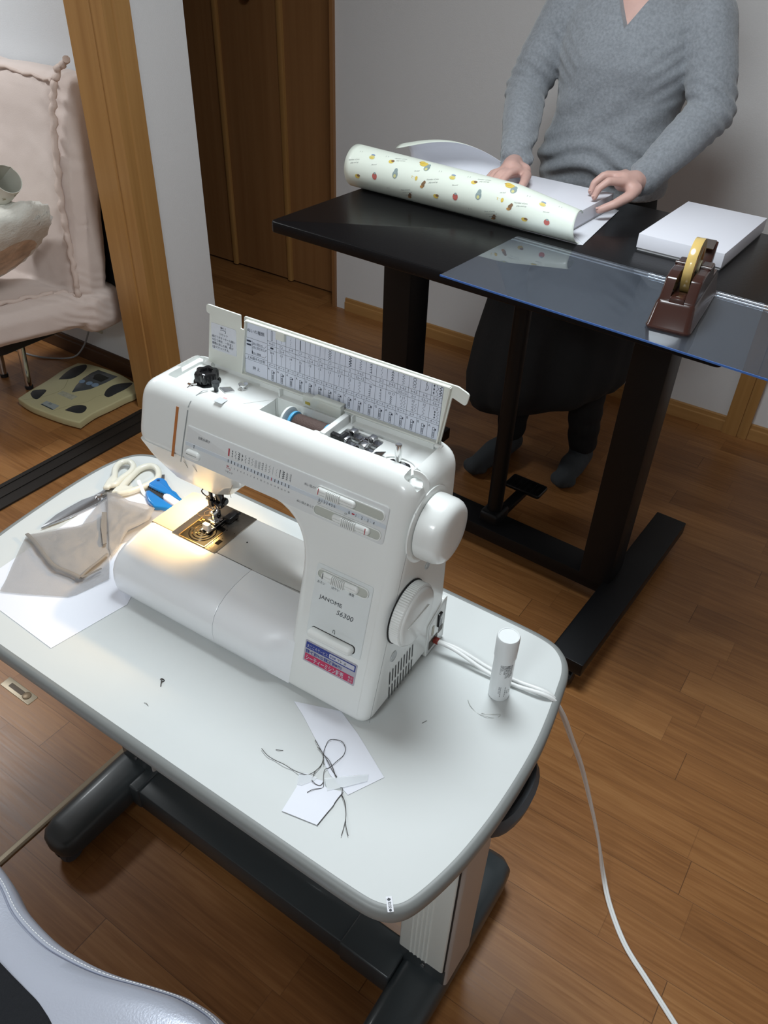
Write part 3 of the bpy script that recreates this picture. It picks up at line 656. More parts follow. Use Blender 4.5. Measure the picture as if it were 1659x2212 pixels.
b.ribbon([(-.3271, .2738), (-.3271, .2772)], .0008, Pf, DZ + .0001); b.ribbon([(-.3282, .2770), (-.3271, .2778), (-.3262, .2770)], .0004, Pf, DZ + .0001)
b.build('panel_printing', INK, CP, smooth=False); r_.build('red_printing', INK_R, CP, smooth=False)
# ---------------- lower panel
ol = rpoly([(-.1123, .0945, .002), (-.0280, .0945, .003), (-.0287, .1970, .004), (-.1124, .1970, .004)], 4)
LP = MB().slab(ol, Pf, -.002, .0014, 0, .0011, 3).build('speed_panel', mat('panel_white', (.74, .78, .78), .3, coat=.2), SM, sharp=30)
slot('speed_slot', -.1080, .1797, -.0340, .1912, LP); slider('speed_slider', -.1020, .1806, -.0467, .1903, -.0854, -.0655, -.0985, LP, INK)
LV = MB().slab(rr(-.1060, .0985, -.0385, .1095, .005, 6), Pf, .0012, .0130, 0, .005, 5).build('reverse_lever', WHITE_P, LP, sharp=50)
MB().poly(rr(-.1055, .0984, -.0372, .1106, .005, 6), Pf, .00155).build('lever_gap', DARK_P, LP)
b = MB()
b.text('おそい', -.1082, .1716, .0041, Pf, .0017); b.text('はやい', -.0866, .1716, .0041, Pf, .0017); b.text('速度', -.0608, .1740, .0041, Pf, .0017)
b.poly([(-.1020, .1782), (-.0830, .1782), (-.0830, .1765), (-.1020, .1781)], Pf, .0017)
b.text('JANOME', -.1010, .1522, .0074, Pf, .0017, sx=1.22); b.text('S6300', -.0735, .1408, .0098, Pf, .0017, sx=1.05, shear=.2)
b.ribbon([(-.0734, .1140), (-.0734, .1168), (-.0726, .1182), (-.0712, .1182), (-.0704, .1168), (-.0704, .1140)], .0006, Pf, .0017); b.poly([(-.0714, .1142), (-.0704, .1128), (-.0694, .1142)], Pf, .0017)
b.build('panel_lettering', INK, LP, smooth=False)
# ---------------- dealer sticker
ST = MB().slab(rr(-.1112, .0550, -.0298, .0866, .0018, 3), Pf, -.001, .0003).build('dealer_sticker', mat('silver_sticker', (.45, .44, .50), .3, metal=.3), SM)
BLUE = mat('sticker_blue', (.025, .045, .26), .35); MAG = mat('sticker_magenta', (.50, .025, .10), .35); SIL = mat('sticker_silver', (.55, .55, .62), .35)
d = .0005
b = MB(); b.poly(rr(-.1095, .0750, -.0320, .0843, [0, 0, .001, .001], 2), Pf, d); b.build('sticker_band', BLUE, ST)
b = MB(); b.poly(rr(-.0728, .0766, -.0336, .0830, .0008, 2), Pf, d + .0002); b.build('name_box', SIL, ST)
b = MB(); b.poly(rr(-.1090, .0573, -.0322, .0675, [.001, .001, 0, 0], 2), Pf, d); b.build('sticker_band', MAG, ST)
b = MB(); b.text('まごころサービス', -.1080, .0770, .0055, Pf, d + .0003, sx=.76); b.text('シーティーミシン販売', -.1075, .0590, .0084, Pf, d + .0003, sx=.72, bold=.015); b.text('株式', -.0402, .0632, .0040, Pf, d + .0003, sx=.9); b.text('会社', -.0402, .0586, .0040, Pf, d + .0003, sx=.9)
b.build('sticker_lettering', SIL, ST, smooth=False)
b = MB(); b.text('営業一課 ☎574-1222 営業二課 ☎588-7713', -.1090, .0690, .0052, Pf, d + .0002, sx=.58, bold=.02); b.text('担当者', -.0718, .0783, .0036, Pf, d + .0004, sx=.9, bold=.01)
b.build('sticker_phone_line', BLUE, ST, smooth=False)
b = MB(); b.ribbon([(-.0585, .0815), (-.0575, .0780)], .0004, Pf, d + .0004); b.ribbon([(-.0600, .0805), (-.0560, .0806)], .0004, Pf, d + .0004); b.ribbon([(-.0550, .0812), (-.0545, .0782), (-.0530, .0800)], .0004, Pf, d + .0004); b.ribbon([(-.0490, .0808), (-.0490, .0785), (-.0470, .0784), (-.0466, .0806)], .0004, Pf, d + .0004); b.ribbon([(-.0478, .0814), (-.0478, .0786)], .0004, Pf, d + .0004)
b.build('handwriting', INK, ST, smooth=False)
# ---------------- side: hand wheel, dial, vents, power panel
b = MB(); b.lathe([(.050, -.001), (.050, .001), (.046, .002), (.043, .0022)], (0, .128, .262), 'x', 40); b.build('wheel_recess', WHITE_P, SM)
b = MB(); b.lathe([(.040, .002), (.0425, .0035), (.0428, .010), (.0422, .024), (.0405, .030), (.037, .0345), (.030, .037), (.018, .038), (0, .038)], (0, .128, .262), 'x', 48); HWh = b.build('hand_wheel', WHITE_P, SM, sharp=50)
b = MB(); b.lathe([(.0438, .0012), (.0438, .0021), (.036, .0021)], (0, .128, .262), 'x', 40); b.build('wheel_gap', DARK_P, SM)
b = MB(); b.lathe([(.041, .001), (.0425, .002), (.0425, .0145), (.041, .016), (.0405, .0162)], (0, .086, .150), 'x', 160, mod=lambda t, h: 1 + (.012 * (1 if int(t / (2 * PI) * 160 + .5) % 2 else -1) if .001 < h < .015 else 0))
DI = b.build('stitch_dial', WHITE_P, SM, sharp=20)
b = MB(); b.lathe([(.0405, .0155), (.0395, .0185), (.037, .0195), (0, .0195)], (0, .086, .150), 'x', 40); b.build('dial_face', WHITE_P, DI, sharp=50)
b = MB(); b.slab(rr(.060, .1495, .112, .1515, .0008, 2), Ps, .0192, .0205); b.build('dial_rib', WHITE_P, DI)
b = MB(); b.lathe([(.0445, .0004), (.0445, .0011), (.036, .0011)], (0, .086, .150), 'x', 40); b.build('dial_gap', DARK_P, SM)
b = MB()
for k in range(9):
    v = .054 + .0072 * k
    for w0, w1 in ((.0395, .0640), (.0110, .0345)): b.poly([(v, w0 + .0022 * k * .0), (v + .0021, w0 + .0008), (v + .0021, w1 + .0008), (v, w1)], Ps, .0006)
b.build('vent_slot', DARK_P, SM)
b = MB(); b.lathe([(.0055, .0003), (.0055, .0012), (.0042, .0012), (.0042, .0004)], (0, .136, .189), 'x', 20); b.build('screw_recess', GREY_P, SM)
b = MB(); b.lathe([(.0078, .0003), (.0078, .0010), (.0070, .0010), (.0070, .0004)], (0, .062, .088), 'x', 20); b.ribbon([(.057, .084), (.066, .093)], .0006, Ps, .0008); b.build('foot_symbol', GREY_P, SM)
b = MB(); b.ribbon([(.0470, .2), (.0640, .0)][::-1] if False else [(.0078, .012), (.0690, .215), (.084, .262), (.094, .300)], .0010, Ps, .0005); b.build('side_seam', mat('seam_mid_side', (.30, .31, .31), .6), SM)
ol = rpoly([(.152, .002, .003), (.204, .002, .003), (.206, .082, .004), (.196, .082, .003), (.152, .064, .004)], 3)
PP = MB().slab(ol, Ps, -.004, .0012, 0, .001, 2).build('power_panel', WHITE_P, SM, sharp=30)
ol = rpoly([(.156, .007, .002), (.200, .007, .002), (.2015, .076, .002), (.195, .077, .002), (.156, .061, .002)], 3)
b = MB(); b.ribbon(ol, .0009, Ps, .0015, True); b.build('panel_groove', GREY_P, PP)
b = MB(); b.slab(rr(.180, .040, .190, .064, .001, 2), Ps, .001, .0045, 0, .001, 2); b.build('power_switch', BLACK_P, PP); b = MB(); b.poly([(.182, .053), (.188, .055), (.188, .062), (.182, .060)], Ps, .0048); b.build('switch_face', GREY_P, PP)
b = MB(); b.poly(rr(.165, .034, .172, .052, .002, 3), Ps, .0016); b.build('pedal_socket', mat('socket_cream', (.45, .42, .33), .5), PP)
b = MB(); b.poly(rr(.159, .010, .184, .027, .001, 2), Ps, .0016); b.poly(rr(.186, .022, .198, .033, .001, 2), Ps, .0016); b.build('cord_socket', mat('socket_dark', (.07, .055, .04), .5), PP)
b = MB(); b.box((.0012, .171, .016), (.009, .178, .023)); b.build('red_plug', mat('plug_red', (.25, .03, .02), .5), PP)
# ---------------- top fittings
MB().lathe([(0, .326), (.0185, .326), (.0185, .3275), (.014, .3280)], (-.3665, .155, 0), n=30).build('knob_base', BLACK_P, SM)
kb = MB(); kb.lathe([(.0145, .3275), (.0152, .330), (.0152, .3400), (.0138, .3425), (.0085, .3425), (.0072, .3385), (0, .3385)], (-.3665, .155, 0), n=54, mod=lambda t, h: 1 + (.12 * math.cos(6 * t) if .328 < h < .3426 else 0)); KB = kb.build('pressure_knob', BLACK_P, SM, sharp=30)
MB().slab(rr(-.363, .143, -.3585, .1445, .0003, 1), XY(.3424), 0, .0008).build('knob_sticker', PAPER, KB)
b = MB(); b.lathe([(.0030, .326), (.0030, .331), (.0052, .335), (.0056, .3395), (.0048, .3405), (0, .3405)], (-.339, .142, 0), n=18); b.build('guide_pin', mat('dark_pin', (.06, .065, .07), .3, metal=.4), SM)
b = MB(); b.slab([(-.341, .150), (-.326, .144), (-.318, .155), (-.330, .160)], XY(.3262), 0, .0012); b.build('guide_plate', CHROME, SM, smooth=False)
b = MB(); b.lathe([(.0055, .326), (.0055, .3275), (.0030, .328), (.0030, .331), (.0065, .332), (.0065, .3335), (.0040, .334), (0, .335)], (-.314, .168, 0), n=20); b.build('bobbin_guide', CHROME, SM)
b = MB(); R = []
for x in (-.3065, -.2975): R.append([(x, .118 + .012 * math.cos(k), .323 + .0148 * math.sin(k)) for k in [PI * j / 14 for j in range(15)]])
b.rings(R, True, True, False); TD = b.build('tension_dial', WHITE_P, SM); b = MB(); b.add([(-.3050, .1165, .3384), (-.2990, .1165, .3384), (-.2990, .1205, .3382), (-.3050, .1205, .3382)], [(0, 1, 2, 3)]); b.build('dial_mark', mat('pale_pink', (.70, .45, .45), .5), TD)
b = MB(); b.slab(rr(-.3085, .1045, -.2950, .1165, .001, 2), XY(.3386), 0, .0004); b.build('dial_slot', GREY_P, SM)
b = MB(); b.lathe([(.0190, -.003), (.0190, 0), (.003, 0)], (-.2225, .150, .3165), 'x', 30); b.lathe([(.0022, 0), (.0022, .062)], (-.2225, .150, .3165), 'x', 10); b.build('spool_pin', WHITE_P, SM)
b = MB(); b.slab(rr(-.156, .124, -.148, .178, .002, 2), XY(0), .312, .338, 0, .0015, 2); b.slab(rr(-.168, .116, -.152, .132, .002, 2), XY(0), .312, .333, 0, .0015, 2); b.build('spool_stop', WHITE_P, SM)
b = MB(); b.poly(rr(-.165, .120, -.159, .127, .0006, 2), XY(.3335)); b.build('stop_window', mat('window_tan', (.45, .43, .36), .5), SM)
b = MB(); b.lathe([(.0, .326), (.0095, .326), (.0095, .3272), (.0060, .3285), (.0042, .3292), (.0042, .3560), (.0032, .3570), (0, .3570)], (-.047, .131, 0), n=20); b.build('winder_spindle', CHROME, SM)
b = MB(); b.slab(rr(-.062, .119, -.032, .141, .008, 5), XY(.3263), 0, .0006); b.build('winder_slot', BLACK_P, SM)
b = MB(); b.tube([(-.068 + .021 * (1 - math.cos(PI * j / 16)), .136 + .011 * math.sin(PI * j / 16), .3268) for j in range(17)], .0011, 6); b.build('winder_rim', WHITE_P, SM)
b = MB(); b.tube([(-.012 + .012 * math.sin(k), .116 + .001 * k, .326 + .012 * math.cos(k)) for k in [PI * j / 9 for j in range(-1, 8)]], .0016, 6, flat=3.0); b.build('thread_hook', WHITE_P, SM)
# ---------------- lid with the stitch chart
lv0, lw0, ll = .1895, .3330, Vector((0, .085, 1)).normalized(); ln = Vector((0, -1, .085)).normalized()
def Pl(a, b, d): return Vector((a, lv0, lw0)) + ll * b + ln * d + Vector((0, 0, 0))
LIDM = mat('lid_ivory', (.76, .78, .72), .4)
ol = rpoly([(-.395, .0, .002), (-.024, .0, .002), (-.016, .066, .002), (.003, .060, .004), (.006, .0755, .005), (-.010, .081, .003), (-.328, .083, .002), (-.3285, .064, .001), (-.3350, .064, .001), (-.3350, .0825, .001), (-.394, .0835, .004), (-.394, .072, .003), (-.3885, .071, .001)], 3)
LD = MB().slab(ol, Pl, -.0035, 0, .001, 0, 2).build('lid', LIDM, SM, sharp=30)
b = MB()
for p in ([(-.331, .002), (-.3225, .079)], [(-.322, .0795), (-.018, .0785)], [(-.018, .0785), (-.026, .003)], [(-.331, .0025), (-.026, .0025)]):
    (u0, w0), (u1, w1) = p; e = Vector((u1 - u0, w1 - w0)).normalized(); n_ = Vector((-e.y, e.x)) * .0011
    b.slab([(u0 - n_.x, w0 - n_.y), (u1 - n_.x, w1 - n_.y), (u1 + n_.x, w1 + n_.y), (u0 + n_.x, w0 + n_.y)], Pl, 0, .0055, 0, .0006, 1)
b.slab([(-.272, .068), (-.258, .068), (-.2575, .079), (-.2715, .079)], Pl, 0, .0058, 0, .0006, 1); b.build('lid_rim', LIDM, LD, smooth=False)
b = MB(); b.lathe([(.0028, -.006), (.0028, .006)], (-.389, .184, .3345), 'x', 12); b.lathe([(.0028, -.005), (.0028, .005)], (-.022, .184, .3345), 'x', 12); b.build('lid_hinge', WHITE_P, LD)
CW0, CW1, CH = -.3275, -.0275, .0745
def sk(a, b): return a + (b - .003) * .075 * (.2 if a > -.2 else .0)   # chart leans with the lid sides
CHM = mat('chart_paper', (.70, .74, .84), .45)
CHT = MB().slab(rr(CW0, .0045, CW1, CH + .0035, .0004, 1), Pl, 0, .0006).build('stitch_chart', CHM, LD, smooth=False)
dl = .0008
b = MB(); hdr = .0385; cw = (CW1 - CW0 - hdr) / 17; y_ = [.0050, .0250, .0305, .0485, .0545, .0605, .0775]
lw_ = .00032
b.ribbon([(CW0 + .0004, y_[0]), (CW1 - .0004, y_[0]), (CW1 - .0004, y_[6]), (CW0 + .0004, y_[6])], lw_, Pl, dl, True)
for yy in y_[1:6]: b.ribbon([(CW0 + hdr, yy), (CW1, yy)], lw_, Pl, dl)
for yy in (.0250, .0320, .0560): b.ribbon([(CW0, yy), (CW0 + hdr, yy)], lw_, Pl, dl)
for k in range(17): b.ribbon([(CW0 + hdr + cw * k, y_[0]), (CW0 + hdr + cw * k, y_[6])], lw_, Pl, dl)
wid = '4~6.5,O,2~4,O,O,O,O,O,5,3~6.5,5,2~3,3~6.5,5~6.5,5~6.5,3~5,3~6.5'.split(',')
lenr = '=,1.5~4,,,1.5~4,1.5~4,1.5~4,1.5~3,1~2,0.5~1.5,,1~3,,0.5~1.5,2~3,0.5~1,0.5~1'.split(',')
nums = 'BH,13,14,15,13,13,13,13,12,11,18,8,15 17,7 11,10,12,1~5'.split(',')
foot = 'R,A,A,A,D,E,L,G,C,A,C,G,A,A,B,B,A'.split(',')
top = ['hole', 'line', 'dash', 'thick', 'line', 'line', 'lattice', 'line', 'bold', 'zig', 'over', 'dash', 'feather', 'zig', 'ring', 'leaf', 'dia']
mid = ['hole', 'line', 'dash', 'thick', 'line', 'line', 'line', 'line', 'zigl', 'zigl', 'over', 'blind', 'feather', 'zigl', 'blind', 'zigl', 'dia']
for k in range(17):
    x = CW0 + hdr + cw * (k + .5)
    if wid[k] == 'O': b.ribbon(rr(x - .0022, .0563, x + .0022, .0588, .0011, 3), .0003, Pl, dl, True)
    else: b.text(wid[k], x, .0560, .0047, Pl, dl, sx=.85, align='C')
    if lenr[k] == '': b.ribbon([(x - cw / 2, y_[4]), (x + cw / 2, y_[3])], .0002, Pl, dl)
    elif lenr[k] == '=': b.poly(rr(x - .0025, .0503, x + .0025, .0528, .0003, 1), Pl, dl)
    else: b.text(lenr[k], x, .0498, .0047, Pl, dl, sx=.82, align='C')
    b.text(nums[k], x, .0437, .0045, Pl, dl, align='C')
    motif(b, mid[k], x, .0318, .0428, Pl, dl, 1.1)
    if k >= 13 and k != 15: motif(b, 'zigl', x + .004, .0318, .0428, Pl, dl, 1.0)
    b.text('3~9' if k == 14 else 'オート', x, .0263, .0040, Pl, dl, align='C')
    b.text(foot[k], x - cw * .44, .0200, .0045, Pl, dl)
    motif(b, 'foot', x + .001, .0068, .0205, Pl, dl, 1.5)
    if k == 16:
        for s_, kd in ((-.0045, 'dia'), (0, 'wave'), (.0045, 'bold')): motif(b, kd, x + s_, .0622, .0760, Pl, dl, 1.1)
    else: motif(b, top[k], x, .0622, .0755, Pl, dl, 1.6 if top[k] in ('leaf', 'lattice', 'ring', 'hole') else 1.25)
b.text('ぬいの種類', CW0 + hdr / 2, .0645, .0058, Pl, dl, align='C'); b.text('押 え', CW0 + hdr / 2, .0125, .0058, Pl, dl, align='C'); b.text('上糸調子の目安', CW0 + hdr / 2, .0268, .0044, Pl, dl, align='C')
for yy in (.0515, .0465): b.poly(rr(CW0 + .0035, yy - .0012, CW0 + .0115, yy + .0012, .0011, 3), Pl, dl)
b.ribbon([(CW0 + .0130, .0350), (CW0 + .0130, .0530)], .0005, Pl, dl); b.poly(rr(CW0 + .0122, .0350, CW0 + .0140, .0392, .0003, 1), Pl, dl)
for yy, tx in ((.0505, 'ぬい目の巾'), (.0455, 'ぬい目のあらさ'), (.0368, 'ぬい模様')):
    b.text(tx, CW0 + .0145, yy - .0014, .0033, Pl, dl); b.ribbon([(CW0 + .0130, yy - .0022), (CW0 + .0340, yy - .0022), (CW0 + .0368, yy + .0012)], .0003, Pl, dl)
b.build('chart_printing', mat('chart_ink', (.035, .045, .07), .6), CHT, smooth=False)
LS = MB().slab(rr(-.3865, .022, -.3425, .060, .002, 3), Pl, 0, .0005).build('reset_label', mat('label_white', (.74, .77, .83), .45), LD, smooth=False)
b = MB(); b.text('BH  1', -.365, .0550, .0040, Pl, dl, align='C', bold=.02); b.ribbon(rr(-.3695, .0505, -.3605, .0535, .0008, 2)[:-3], .0006, Pl, dl); b.text('リセット', -.365, .0455, .0042, Pl, dl, align='C')
for k, tx in enumerate(('続けてボタンホール縫い', 'を行う場合、一旦(▮)', '模様に戻した後、再び', '(▮)にセットする。')): b.text(tx, -.3855, .0400 - .0050 * k, .0041, Pl, dl, sx=.92)
b.build('reset_printing', mat('label_ink', (.035, .045, .07), .6), LS, smooth=False)
# ---------------- loose things lying in the open top
def at_machine(p): return SM.matrix_basis @ Vector(p)
SP = empty('thread_spool', at_machine((-.188, .150, .3165)), 'brown thread spool with blue ends lying in the open top of the sewing machine', 'thread spool', rotz=math.radians(1.9))
SKY = mat('spool_blue', (.10, .42, .72), .35)
MB().lathe([(.0130, -.024), (.0138, -.022), (.0138, .022), (.0130, .024)], (0, 0, 0), 'x', 32).build('thread_winding', mat('brown_thread', (.085, .050, .042), .6, bump=(900, .5)), SP)
for x0, r in ((-.0285, .0155), (.0245, .0145)): MB().lathe([(.004, 0), (r, 0), (r + .0004, .0018), (r, .0035), (.004, .0035)], (x0, 0, 0), 'x', 32).build('spool_end', SKY, SP)
NB = empty('needle_case', at_machine((-.191, .1815, .327)), 'small clear plastic needle case standing along the open lid of the sewing machine', 'case', rotz=math.radians(1.9))
CLEAR = mat('clear_plastic', (.64, .66, .60), .12, coat=.5)
MB().slab(rr(-.030, -.0045, .030, .0045, .001, 2), XY(0), 0, .016, .0008, .0008, 2).build('case_box', CLEAR, NB)
MB().box((-.013, -.0050, .0165), (.030, .0048, .0185)).build('case_lid', mat('clear_lid', (.74, .77, .70), .2), NB, smooth=False)
MB().slab(rr(-.026, -.0049, -.018, -.0046, .0001, 1), XY(0), .004, .008).build('case_tag', mat('yellow_tag', (.45, .36, .06), .5), NB)
FT = []
FTM = mat('tray_metal', (.40, .40, .41), .18, metal=1)
def spare(label, x, y, rz, kind):
    o = empty('spare_presser_foot', at_machine((x, y, .3145)), label, 'sewing machine foot', 'spare presser feet in the machine tray', rz)
    b = MB(); b.slab(rr(-.012, -.004, .012, -.001, .001, 2), XY(0), .006, .0085, .0004, .0004, 1); b.slab(rr(-.012, .001, .012, .004, .001, 2), XY(0), .006, .0085, .0004, .0004, 1); b.slab(rr(-.004, -.004, .010, .004, .001, 2), XY(0), .0065, .0095, .0004, .0004, 1)
    b.build('sole', FTM, o)
    b = MB(); b.slab(rr(-.003, -.0042, .004, .0042, .001, 2), XY(0), .0095, .0150, 0, .001, 2); b.build('ankle', FTM, o)
    b = MB(); b.box((-.010, -.003, .0), (-.004, .003, .006)); b.box((.004, -.003, .0), (.009, .003, .006)); b.build('tray_clip', FTM, o, smooth=False)
    if kind == 1:
        b = MB(); b.slab(rr(-.020, -.003, -.004, .003, .002, 2), XY(0), .0095, .0135, .001, .001, 2); b.lathe([(.0, -.0045), (.004, -.0045), (.004, .0045), (0, .0045)], (-.002, 0, .0125), 'y', 14); b.build('guide_arm', BLACK_P, o)
    o.scale = (1.25, 1.25, 1.3)
    if kind == 2:
        b = MB(); b.add([(.010, -.004, .008), (.022, -.003, .010), (.024, .004, .014), (.012, .004, .009), (.010, -.004, .007), (.022, -.003, .009), (.024, .004, .013), (.012, .004, .008)], [(0, 1, 2, 3), (7, 6, 5, 4), (0, 4, 5, 1), (1, 5, 6, 2), (2, 6, 7, 3), (3, 7, 4, 0)]); b.build('side_guide', FTM, o, smooth=False)
rz = math.radians(-3)
spare('chrome presser foot at the back left of the tray in the sewing machine', -.128, .157, rz, 0)
spare('chrome presser foot at the back right of the tray, beside the lid', -.100, .158, rz, 0)
spare('presser foot with a black arm and round black roller, front left of the tray', -.127, .138, rz, 1)
spare('chrome presser foot with a slanted side guide, nearest the bobbin winder spindle', -.100, .138, rz, 2)
# ================================================================== white over-bed table and what lies on it
def ccw(p):
    a = sum(p[i - 1][0] * p[i][1] - p[i][0] * p[i - 1][1] for i in range(len(p))); return list(p) if a > 0 else list(p)[::-1]
def off(p, o): return [(x - o[0], y - o[1]) for x, y in p]
TZ = .74
OT = empty('overbed_table', (-.62, .58, 0), 'white topped adjustable over-bed table with grey rim, under the sewing machine', 'table')
ox, oy = -.62, .58
top = [(-.866, .3465), (-.60, .3480), (-.335, .3505), (-.240, .3515), (-.217, .3545), (-.2010, .3630), (-.1910, .3800), (-.1800, .4200), (-.1720, .4650), (-.1665, .5350), (-.1675, .6250), (-.1745, .6850), (-.1840, .7360), (-.1905, .7720), (-.2050, .7960), (-.2300, .8110), (-.30, .8130), (-.62, .8110), (-1.02, .8070), (-1.056, .8010), (-1.082, .7820), (-1.0950, .7340), (-1.0945, .6590), (-1.0860, .5720), (-1.0760, .4940), (-1.0550, .4000), (-1.0400, .3680), (-1.018, .3510), (-.985, .3465)]
for _ in range(3):
    top = [q for i in range(len(top)) for q in ((top[i - 1][0] * .25 + top[i][0] * .75, top[i - 1][1] * .25 + top[i][1] * .75), (top[i][0] * .75 + top[(i + 1) % len(top)][0] * .25, top[i][1] * .75 + top[(i + 1) % len(top)][1] * .25))]
top = off(top, (ox, oy))
TOPM = mat('laminate_top', (.615, .64, .635), .50, var=(6, .015))
RIM = mat('grey_rim', (.21, .22, .215), .42); DGREY = mat('dark_grey_steel', (.038, .046, .050), .35, coat=.1)
MB().slab(top, XY(TZ - .004), 0, .004, 0, .0003, 1).build('table_top', TOPM, OT, sharp=20)
b = MB(); rs = []
cs_ = [(0, 0), (-.0035, .0005), (-.0075, -.001), (-.0100, -.005), (-.0105, -.012), (-.0100, -.020), (-.0075, -.0245), (-.003, -.026), (.010, -.026), (.010, -.004)]
def grow(pts, d):
    out = []; n = len(pts)
    for i in range(n):
        p, q, r = Vector(pts[i - 1]), Vector(pts[i]), Vector(pts[(i + 1) % n]); e1 = (q - p).normalized(); e2 = (r - q).normalized()
        k = Vector((-e1.y - e2.y, e1.x + e2.x)).normalized(); out.append(q + k * d)
    return out
R = [[(p.x, p.y, TZ + dz) for p in grow(top, d)] for d, dz in cs_]; R.append(R[0]); b.rings(R, False, False); b.build('edge_rim', RIM, OT, sharp=60)
MB().slab([tuple(p) for p in grow(top, .012)], XY(TZ - .024), 0, .008).build('under_board', mat('under_grey', (.2, .2, .2), .6), OT, smooth=False)
for nm, x0, x1 in (('column', -.302, -.205), ('column', -1.03, -.933)):
    x0 -= ox; x1 -= ox; y0, y1 = .567 - oy, .660 - oy
    c = MB().slab(rr(x0 + .004, y0 + .004, x1, y1, .006, 3), XY(0), .085, TZ - .024).build(nm, mat('silver_column', (.42, .39, .37), .4, metal=.2), OT)
    b = MB(); b.slab(rr(x0, y0 - .002, x1 - .008, y0 + .012, .004, 3), XY(0), .135, TZ - .03, .002, 0, 2)
    for k in range(5): b.slab(rr(x0 + .022 + .008 * k, y0 - .0032, x0 + .026 + .008 * k, y0, .001, 1), XY(0), .137, TZ - .03)
    b.build('column_cover', mat('pale_green_grey', (.72, .78, .76), .45), c)
    b = MB(); b.box((x1 - .0082, y0 + .001, .135), (x1 - .0062, y0 + .013, TZ - .03)); b.build('column_gap', DARK_P, c, smooth=False)
    b = MB(); b.slab(rr(x0 + .002, y0 + .002, x1 - .004, y1, .004, 2), XY(0), .055, .136); b.build('column_base', DGREY, c)
    b = MB(); b.lathe([(.004, -.0035), (.004, 0), (0, 0)][::-1], (x0 + .05, y0 + .001, .115), 'y', 12); b.build('bolt', CHROME, c)
# feet along y with rounded noses, beam along x
for nm, xc in (('foot_bar', -.250), ('foot_bar', -.995)):
    R = []
    for y, w, h0, h1 in ((.345, .006, .050, .062), (.350, .026, .036, .074), (.362, .038, .028, .082), (.385, .043, .022, .088), (.55, .045, .020, .094), (.66, .045, .020, .094), (.80, .044, .022, .090), (.835, .040, .028, .085), (.850, .022, .036, .074), (.854, .006, .048, .060)):
        ring = [(xc + w * sx * max(0, abs(math.cos(t))) ** .55 * (1 if math.cos(t) > 0 else -1) - ox, y - oy, (h0 + h1) / 2 + (h1 - h0) / 2 * max(0, abs(math.sin(t))) ** .6 * (1 if math.sin(t) > 0 else -1)) for t in [2 * PI * (j + .5) / 24 for j in range(24)] for sx in (1,)]
        R.append(ring)
    ft = MB().rings(R).build(nm, DGREY, OT, sharp=50)
    for y in (.375, .815):
        b = MB(); b.lathe([(0, -.018), (.022, -.018), (.025, -.012), (.025, -.004), (.021, -.003), (.021, .003), (.025, .004), (.025, .012), (.022, .018), (0, .018)], (xc + .008 - ox, y - oy, .0255), 'x', 20)
        b.slab(rr(xc - .014 - ox, y - oy - .022, xc + .030 - ox, y - oy + .018, .010, 4), XY(0), .030, .056, 0, .012, 4); b.build('castor', mat('castor_grey', (.06, .063, .07), .5), ft)
b = MB(); b.slab(rr(-.932 - ox, .523 - oy, -.312 - ox, .590 - oy, .003, 2), XY(0), .030, .092, .002, .003, 2)
b.build('base_beam', DGREY, OT)
for x0, x1 in ((-.955, -.928), (-.400, -.292)):
    b = MB(); b.slab(rr(x0 - ox, .519 - oy, x1 - ox, .594 - oy, .004, 2), XY(0), .034, .097, .002, .004, 3); b.build('beam_sleeve', DGREY, OT)
b = MB(); R = []
for t in range(13):
    k = PI * t / 12; y = .585 + .062 * math.cos(k); x = -.175 + .026 * math.sin(k)
    R.append([(x - .010 * math.sin(k) * 0 - ox - .02 * (1 - math.sin(k)) * 0 + dx, y - oy, .695 + dz) for dx, dz in ((0, .012), (.006, .002), (.004, -.014), (-.006, -.016), (-.007, .010))])
b.rings(R); b.slab(rr(-.205 - ox, .55 - oy, -.152 - ox, .62 - oy, .01, 3), XY(0), .689, .700); b.build('height_lever', mat('lever_grey', (.055, .06, .068), .45), OT)
Pt = lambda a, c, d: Vector((a, c, TZ + d))
LX, LY = Vector((.75, .66, 0)), Vector((-.66, .75, 0))
def Plab(a, c, d): return Vector((-.2075 - ox, .3600 - oy, TZ + .0004 + d)) + LX * a + LY * c
lb = MB().slab(rr(-.0034, -.0085, .0034, .0085, .0004, 1), Plab, 0, .0004).build('corner_label', PAPER, OT, smooth=False)
b = MB(); b.text('♠取説●', -.0016, .0074, .0042, lambda a, c, d: Plab(a, c, .0006), rot=-PI / 2, sx=.9); b.build('label_text', INK, lb, smooth=False)
b = MB(); b.box((-.2058 - ox, .625 - oy, .690), (-.2046 - ox, .655 - oy, .712)); b.build('warning_label', mat('label_pink', (.62, .55, .53), .5), OT, smooth=False)
# glue stick
GS = empty('glue_stick', (-.2462, .6835, TZ), 'white glue stick with its cap on, standing on the right of the white table', 'glue stick')
GW = mat('glue_white', (.80, .83, .84), .3, coat=.3)
MB().lathe([(.0125, 0), (.0140, .001), (.0142, .003), (.0142, .078), (.0135, .0785)], n=40).build('tube_body', GW, GS)
MB().lathe([(.0135, .0782), (.0152, .079), (.0152, .112), (.0140, .1145), (.0130, .1145), (.0125, .1138), (0, .1138)], n=40).build('cap', GW, GS)
def Pc(a, c, d):   # around the tube
    t = math.radians(-62) + a / .0143; r = .01435 + d; return Vector((r * math.cos(t), r * math.sin(t), c))
b = MB()
for k in range(7):
    b.text(('水だけスパッと落ちる', 'シワなしスティックのり', '固形糊 きれいに塗れる', '使用後は必ずキャップを', '紙 写真 布 封筒用', '内容量 22g', '注意 なめないこと')[k], .012 - .0028 * k * .9 - .002, .0720, .0028, lambda a, c, d: Pc(a, c, 0), rot=-PI / 2, sx=.78, bold=.02 if k < 4 else 0)
